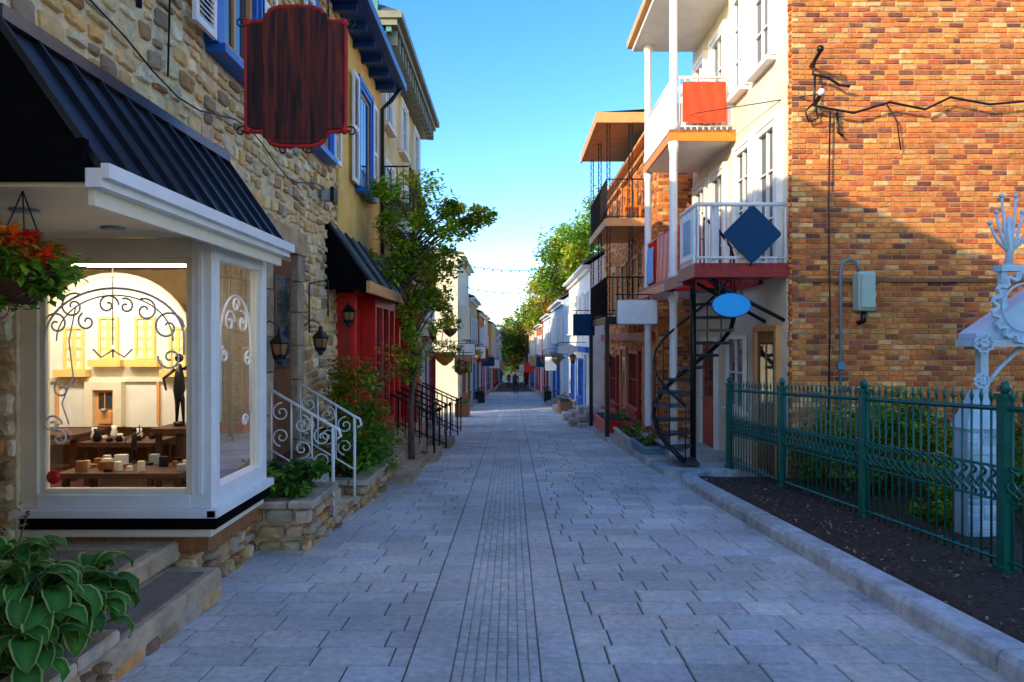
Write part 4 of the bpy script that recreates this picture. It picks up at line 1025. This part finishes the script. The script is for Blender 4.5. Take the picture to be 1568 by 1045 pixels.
masonry(mb,FF(SYY-.1),4.14,4.44,-.2,.8,[],(.05,.09),(.08,.16),.015,'sculp',[(.8,.85,.95),(1,1,1),(.6,.65,.75)],0,.01,.2)
mb.box(4.14,4.44,SYY-.1,SYY+.1,-.3,.8,'sculp'); 
mb.hexa([SP(4.12,.8,-.12),SP(4.46,.8,-.12),SP(4.46,.8,.12),SP(4.12,.8,.12),SP(4.24,1.15,-.03),SP(4.34,1.15,-.03),SP(4.34,1.15,.03),SP(4.24,1.15,.03)],'sculp')
mb.done('steel_garden_sculpture')
# ================================================================ right house 2 with iron balcony tower
B2=house('brick_iron_balcony_house',1,3.25,15.2,24,6.3,'mortar_d','tan','roofg','darkred',brickg=True,seed=21,roofh=.5,depth=6)
mb=MB()
for z,kk in ((4.45,'tan'),(2.15,'tan')):
    mb.box(2.2,3.23,16,19.3,z-.09,z,kk); mb.box(2.18,2.199,15.97,19.33,z-.16,z+.02,'black' if z<3 else 'tan'); mb.box(2.2,3.23,15.96,15.999,z-.16,z+.02,'black' if z<3 else 'tan')
mb.box(2.0,3.23,15.9,19.5,6.72,6.84,'tan'); mb.box(1.96,3.23,15.86,15.899,6.68,6.92,'tan'); mb.box(1.96,1.999,15.9,19.54,6.68,6.92,'tan')
mb.add([(1.96,15.86,6.92),(3.24,15.86,7.0),(3.24,19.5,7.0),(1.96,19.5,6.92)],[(0,1,2,3)],'roofg')
for z in (4.45,2.15):
    rail(mb,(2.23,16.03,z),(2.23,19.27,z),.95,'black',.11,.009); rail(mb,(2.23,16.03,z),(3.2,16.03,z),.95,'black',.11,.009)
for (x,y) in ((2.23,16.03),(2.23,19.27),(2.23,17.6),(2.75,16.03)):
    for dx in (0,.07): mb.tube([(x+dx,y,2.15),(x+dx,y,6.7)],.012,'black',n=4)
    z=2.3
    while z<6.6: mb.tube([(x,y,z),(x+.07,y,z+.1),(x,y,z+.2)],.007,'black',n=4); z+=.2
for (x,y) in ((2.23,16.03),(2.23,19.27)): mb.box(x-.05,x+.05,y-.05,y+.05,g(y),2.06,'black')
mb.done('iron_balcony_tower',B2)
mb=MB()
x,y,z=2.7,16.6,4.45
mb.box(x,x+.45,y,y+.45,z+.4,z+.45,'orange')
for (a,b) in ((0,0),(.4,0),(0,.4),(.4,.4)): mb.box(x+a,x+a+.05,y+b,y+b+.05,z,z+.4,'orange')
for i in range(4): mb.box(x+.02+i*.11,x+.09+i*.11,y+.42,y+.45,z+.45,z+.95,'orange')
mb.box(x,x+.45,y+.41,y+.46,z+.9,z+.97,'orange'); mb.done('balcony_chair')
house('white_mansard_house',1,2.75,24.1,33,4.3,'plaster_w','white','roofg','blue',seed=22,roofh=1.4,depth=4)
house('pale_blue_house',1,2.5,33.1,42,3.6,'plaster_b','white','roofm','blue',seed=23,depth=4)
house('white_town_house',1,2.4,42.1,52,3.3,'plaster_w','white','roofg','darkred',seed=24,depth=4)
house('brick_town_house',1,2.3,52.1,64,2.9,'plaster_r','white','roofg','red',seed=25,depth=4)
house('cream_far_house',1,2.2,64.1,80,2.6,'plaster_c','white','roofg','blue',seed=26)
house('tan_far_house',1,2.1,80.1,120,2.6,'plaster_t','white','roofg','red',seed=27)
house('cream_corner_house',1,5.2,-14,-3,7,'plaster_c','white','roofg','red',seed=30)
# ================================================================ right planters etc
def boxplanter(name,x0,x1,y0,y1,h,k,pal,fl,n=400):
    mb=MB(); z=g((y0+y1)/2)
    mb.cbox(x0,x1,y0,y1,g(y1)-.05,z+h-.051,k,W,.015); mb.cbox(x0-.02,x1+.02,y0-.02,y1+.02,z+h-.05,z+h+.01,k,(1.1,1.1,1.1),.01); mb.box(x0+.05,x1-.05,y0+.05,y1-.05,z+h+.011,z+h+.02,'soil')
    crown(mb,((x0+x1)/2,(y0+y1)/2,z+h+.12),((x1-x0)*.5,(y1-y0)*.5,.18),n,.05,pal,16); crown(mb,((x0+x1)/2,(y0+y1)/2,z+h+.25),((x1-x0)*.45,(y1-y0)*.45,.1),n//3,.045,fl,12,cr=.2)
    return mb.done(name)
PK=[(.85,.03,.08),(.85,.2,.3),(.75,.02,.03)]
boxplanter('flower_planter',2.35,2.75,12.3,13.4,.3,'dkblue',GR,PK,700); boxplanter('flower_planter',2.3,2.7,13.6,15.4,.35,'kerb',GR,PK,800)
boxplanter('red_flower_planter',2.3,3.1,17,19,.45,'red',GD+GR,PK,700)
boxplanter('flower_planter',1.9,2.4,27,28.5,.5,'wood',GD,PK,500); boxplanter('flower_planter',-2.1,-1.6,25,26,.5,'wood',GR,PK,500)
boxplanter('flower_planter',1.8,2.2,38,39,.6,'black',GD,PK,400); boxplanter('flower_planter',-2.0,-1.5,37,38,.6,'black',GD,OR,400)
mb=MB()
for (a,b,h) in ((10.6,11.6,.1),(11.8,15.5,.14),(15.6,20,.12),(20,30,.12),(30,60,.12),(60,120,.12)):
    x=2.38-.035*(a-10) if a<20 else 1.95
    mb.hexa([(x,a,g(a)-.1),(x+2,a,g(a)-.1),(x+2,b,g(b)-.1),(x,b,g(b)-.1),(x,a,g(a)+h),(x+2,a,g(a)+h),(x+2,b,g(b)+h),(x,b,g(b)+h)],'kerb',(.9,.93,.95))
mb.done('right_pavement')
for (a,b) in ((20.5,21.5),(23,24),(29,30),(34,35)):
    mb=MB(); 
    for i in range(3): mb.cbox(1.75+i*.25,2.9,a,b,g(b)-.1 if i==0 else g(a)+.15*i+.001,g(a)+.15*(i+1),'slab',jit((.9,.95,1.05),.1),.015)
    mb.done('stone_doorsteps')
def basket(x,y,z,s,pal,fl,name='hanging_flower_basket'):
    mb=MB(); mb.lathe((x,y,z),[(.03*s,-.2*s),(.13*s,-.12*s),(.19*s,0)],'orange' if s>1 else 'wood',12)
    for a in range(3): mb.tube([(x+.18*s*math.cos(a*2.1),y+.18*s*math.sin(a*2.1),z),(x,y,z+.6)],.005,'black',n=4)
    mb.tube([(x,y,z+.6),(x-.6*(1 if x<0 else -1),y,z+.65)],.01,'black',n=4)
    crown(mb,(x,y,z+.08),(.3*s,.3*s,.2*s),600,.065,pal,14); crown(mb,(x,y,z+.15),(.26*s,.26*s,.12*s),160,.055,fl,10,cr=.2); return mb.done(name)
basket(-1.4,14.2,1.35,1.3,GR,OR); basket(-1.5,16.5,1.9,1,GR,PK); basket(-1.5,20,.8,1,GR,PK); basket(-1.5,29,1,1,GR,PK); basket(1.7,26,.9,1,GR,PK); basket(1.6,33,.6,1,GR,PK); basket(-1.5,33,.9,1,GR,OR)
lantern('wall_lantern',-2.2,14.0,2.0,1.2); lantern('wall_lantern',-2.2,19,1.8,1.3); lantern('wall_lantern',2.9,20.5,1.0,1.4,-1); lantern('wall_lantern',2.4,27,.9,1.4,-1)
lantern('wall_lantern',-2.3,9.6,1.95,1.0)
# ================================================================ trees
tree('maple_tree',6.6,46,8.2,(3.0,3.2,3.6),8500,.36,GY+GR,.3,46)
tree('maple_tree',4.6,55,7.6,(2.6,2.6,3.4),7500,.36,GY+GR,.28,44)
tree('maple_tree',3.6,68,5.4,(2.7,2.8,3.8),6500,.4,GY+OR[:2],.28,44)
tree('autumn_maple_tree',1.9,86,2.0,(3.3,3,4.0),6500,.4,OR+GD,.28,44)
tree('maple_tree',-3.2,118,1.0,(5,4,4),4500,.55,GY+GR,.3)
tree('autumn_maple_tree',4.5,110,2.5,(5,4,5),4500,.55,OR+GD,.3)
tree('maple_tree',0.5,150,-1.5,(7,4,5.5),5000,.65,GY+GR,.3)
tree('maple_tree',7.2,36,6.8,(1.8,1.7,2.6),4000,.28,GY+GR,.2)
mb=MB()
crown(mb,(-10,230,-4),(60,8,9),6000,1.8,GR+GY,80,cr=.5); mb.done('distant_trees')
mb=MB()
for (y,za,zb,sag) in ((31,5.1,5.0,.25),(34,4.3,4.3,.3),(44,4.2,4.2,.35)):
    pts=[]
    for i in range(25):
        t=i/24; x=-2.3+4.9*t; z=za+(zb-za)*t-sag*4*t*(1-t); pts.append((x,y,z))
        if i%2==1: mb.ball((x,y,z-.06),.04,'black',(4,4,4),n=6); 
    mb.tube(pts,.015,'black',n=4)
mb.done('string_lights')
# ================================================================ person
def person(name,x,y,h=1.72,coat=(.03,.035,.05),leg=(.02,.02,.03),face=-1,stride=.18):
    z=g(y)+.015; s=h/1.75
    V=[(0,0,.95),(0,0,1.15),(0,0,1.38),(0,0,1.5),(0,0,1.64),
       (.1,0,.9),(.12,-stride*.5,.5),(.12,-stride*.7,.09),(.12,-stride*.7-.14,.04),
       (-.1,0,.9),(-.12,stride*.4,.5),(-.12,stride,.09),(-.12,stride-.14,.04),
       (.2,0,1.4),(.25,.05,1.12),(.24,-.06,.88),(.24,-.09,.8),(-.2,0,1.4),(-.25,-.03,1.12),(-.24,-.12,.88),(-.24,-.15,.8)]
    E=[(0,1),(1,2),(2,3),(3,4),(0,5),(5,6),(6,7),(7,8),(0,9),(9,10),(10,11),(11,12),(2,13),(13,14),(14,15),(15,16),(2,17),(17,18),(18,19),(19,20)]
    Rr=[.15,.14,.16,.06,.095,.1,.07,.05,.035,.1,.07,.05,.035,.065,.05,.038,.03,.065,.05,.038,.03]
    me=bpy.data.meshes.new(name); me.from_pydata([(a*s+x,b*s+y,c*s+z) for a,b,c in V],E,[]); o=bpy.data.objects.new(name,me); bpy.context.scene.collection.objects.link(o)
    md=o.modifiers.new('s','SKIN'); 
    for i,sv in enumerate(me.skin_vertices[0].data): sv.radius=(Rr[i]*s,Rr[i]*s*.85)
    me.skin_vertices[0].data[0].use_root=True
    sb=o.modifiers.new('ss','SUBSURF'); sb.levels=2; sb.render_levels=2
    dg=bpy.context.evaluated_depsgraph_get(); m2=bpy.data.meshes.new_from_object(o.evaluated_get(dg)); o.modifiers.clear(); o.data=m2
    m2.materials.clear()
    for nn,c in (('coat',coat),('trousers',leg),('skin_tone',(.45,.27,.19)),('hair',(.03,.02,.015)),('shoes',(.02,.02,.02))):
        m2.materials.append(mat(name+'_'+nn,c,.8,attr=False,var=.15,bump=.05))
    for p in m2.polygons:
        c=p.center; hz=(c.z-z)/s; dx=abs(c.x-x)/s; p.use_smooth=True
        if hz>1.5: p.material_index=3 if (hz>1.68 or (c.y-y)/s*-face<-.0) else 2
        elif hz<.86 and dx>.19: p.material_index=2
        elif hz<.1: p.material_index=4
        elif hz<.86: p.material_index=1
        else: p.material_index=0
    return o
person('pedestrian',.3,54,1.68)
person('pedestrian',-.35,78,1.7,(.3,.05,.04),stride=.1)
person('pedestrian',.3,80,1.75,(.4,.4,.4))
# ================================================================ world, sun, camera
w=bpy.data.worlds.new('World'); bpy.context.scene.world=w; w.use_nodes=True
nt=w.node_tree; bg=nt.nodes['Background']; sky=nt.nodes.new('ShaderNodeTexSky'); sky.sky_type='NISHITA'; sky.sun_disc=False
d=Vector((2.0,1.7,-.85)).normalized(); s=-d
el=math.asin(s.z); sky.sun_elevation=el; sky.sun_rotation=math.atan2(s.x,s.y)
sky.air_density=1.0; sky.dust_density=.8; sky.ozone_density=2.5
hs=nt.nodes.new('ShaderNodeHueSaturation'); hs.inputs['Hue'].default_value=.51; hs.inputs['Saturation'].default_value=1.33; hs.inputs['Value'].default_value=3.2
nt.links.new(sky.outputs[0],hs.inputs['Color']); nt.links.new(hs.outputs[0],bg.inputs[0]); bg.inputs[1].default_value=.15
l=bpy.data.lights.new('sun','SUN'); l.energy=5; l.angle=math.radians(.5); l.color=(1,.85,.6)
o=bpy.data.objects.new('sun',l); o.rotation_euler=d.to_track_quat('-Z','Y').to_euler(); bpy.context.scene.collection.objects.link(o)
cam=bpy.data.cameras.new('camera'); cam.lens=24; cam.sensor_width=36; cam.clip_end=3000; cam.clip_start=.05
co=bpy.data.objects.new('camera',cam); co.location=(0,0,1.6); co.rotation_euler=(math.radians(90),0,0); bpy.context.scene.collection.objects.link(co); bpy.context.scene.camera=co
sc=bpy.context.scene; sc.view_settings.view_transform='Standard'; sc.view_settings.look='None'; sc.view_settings.exposure=0
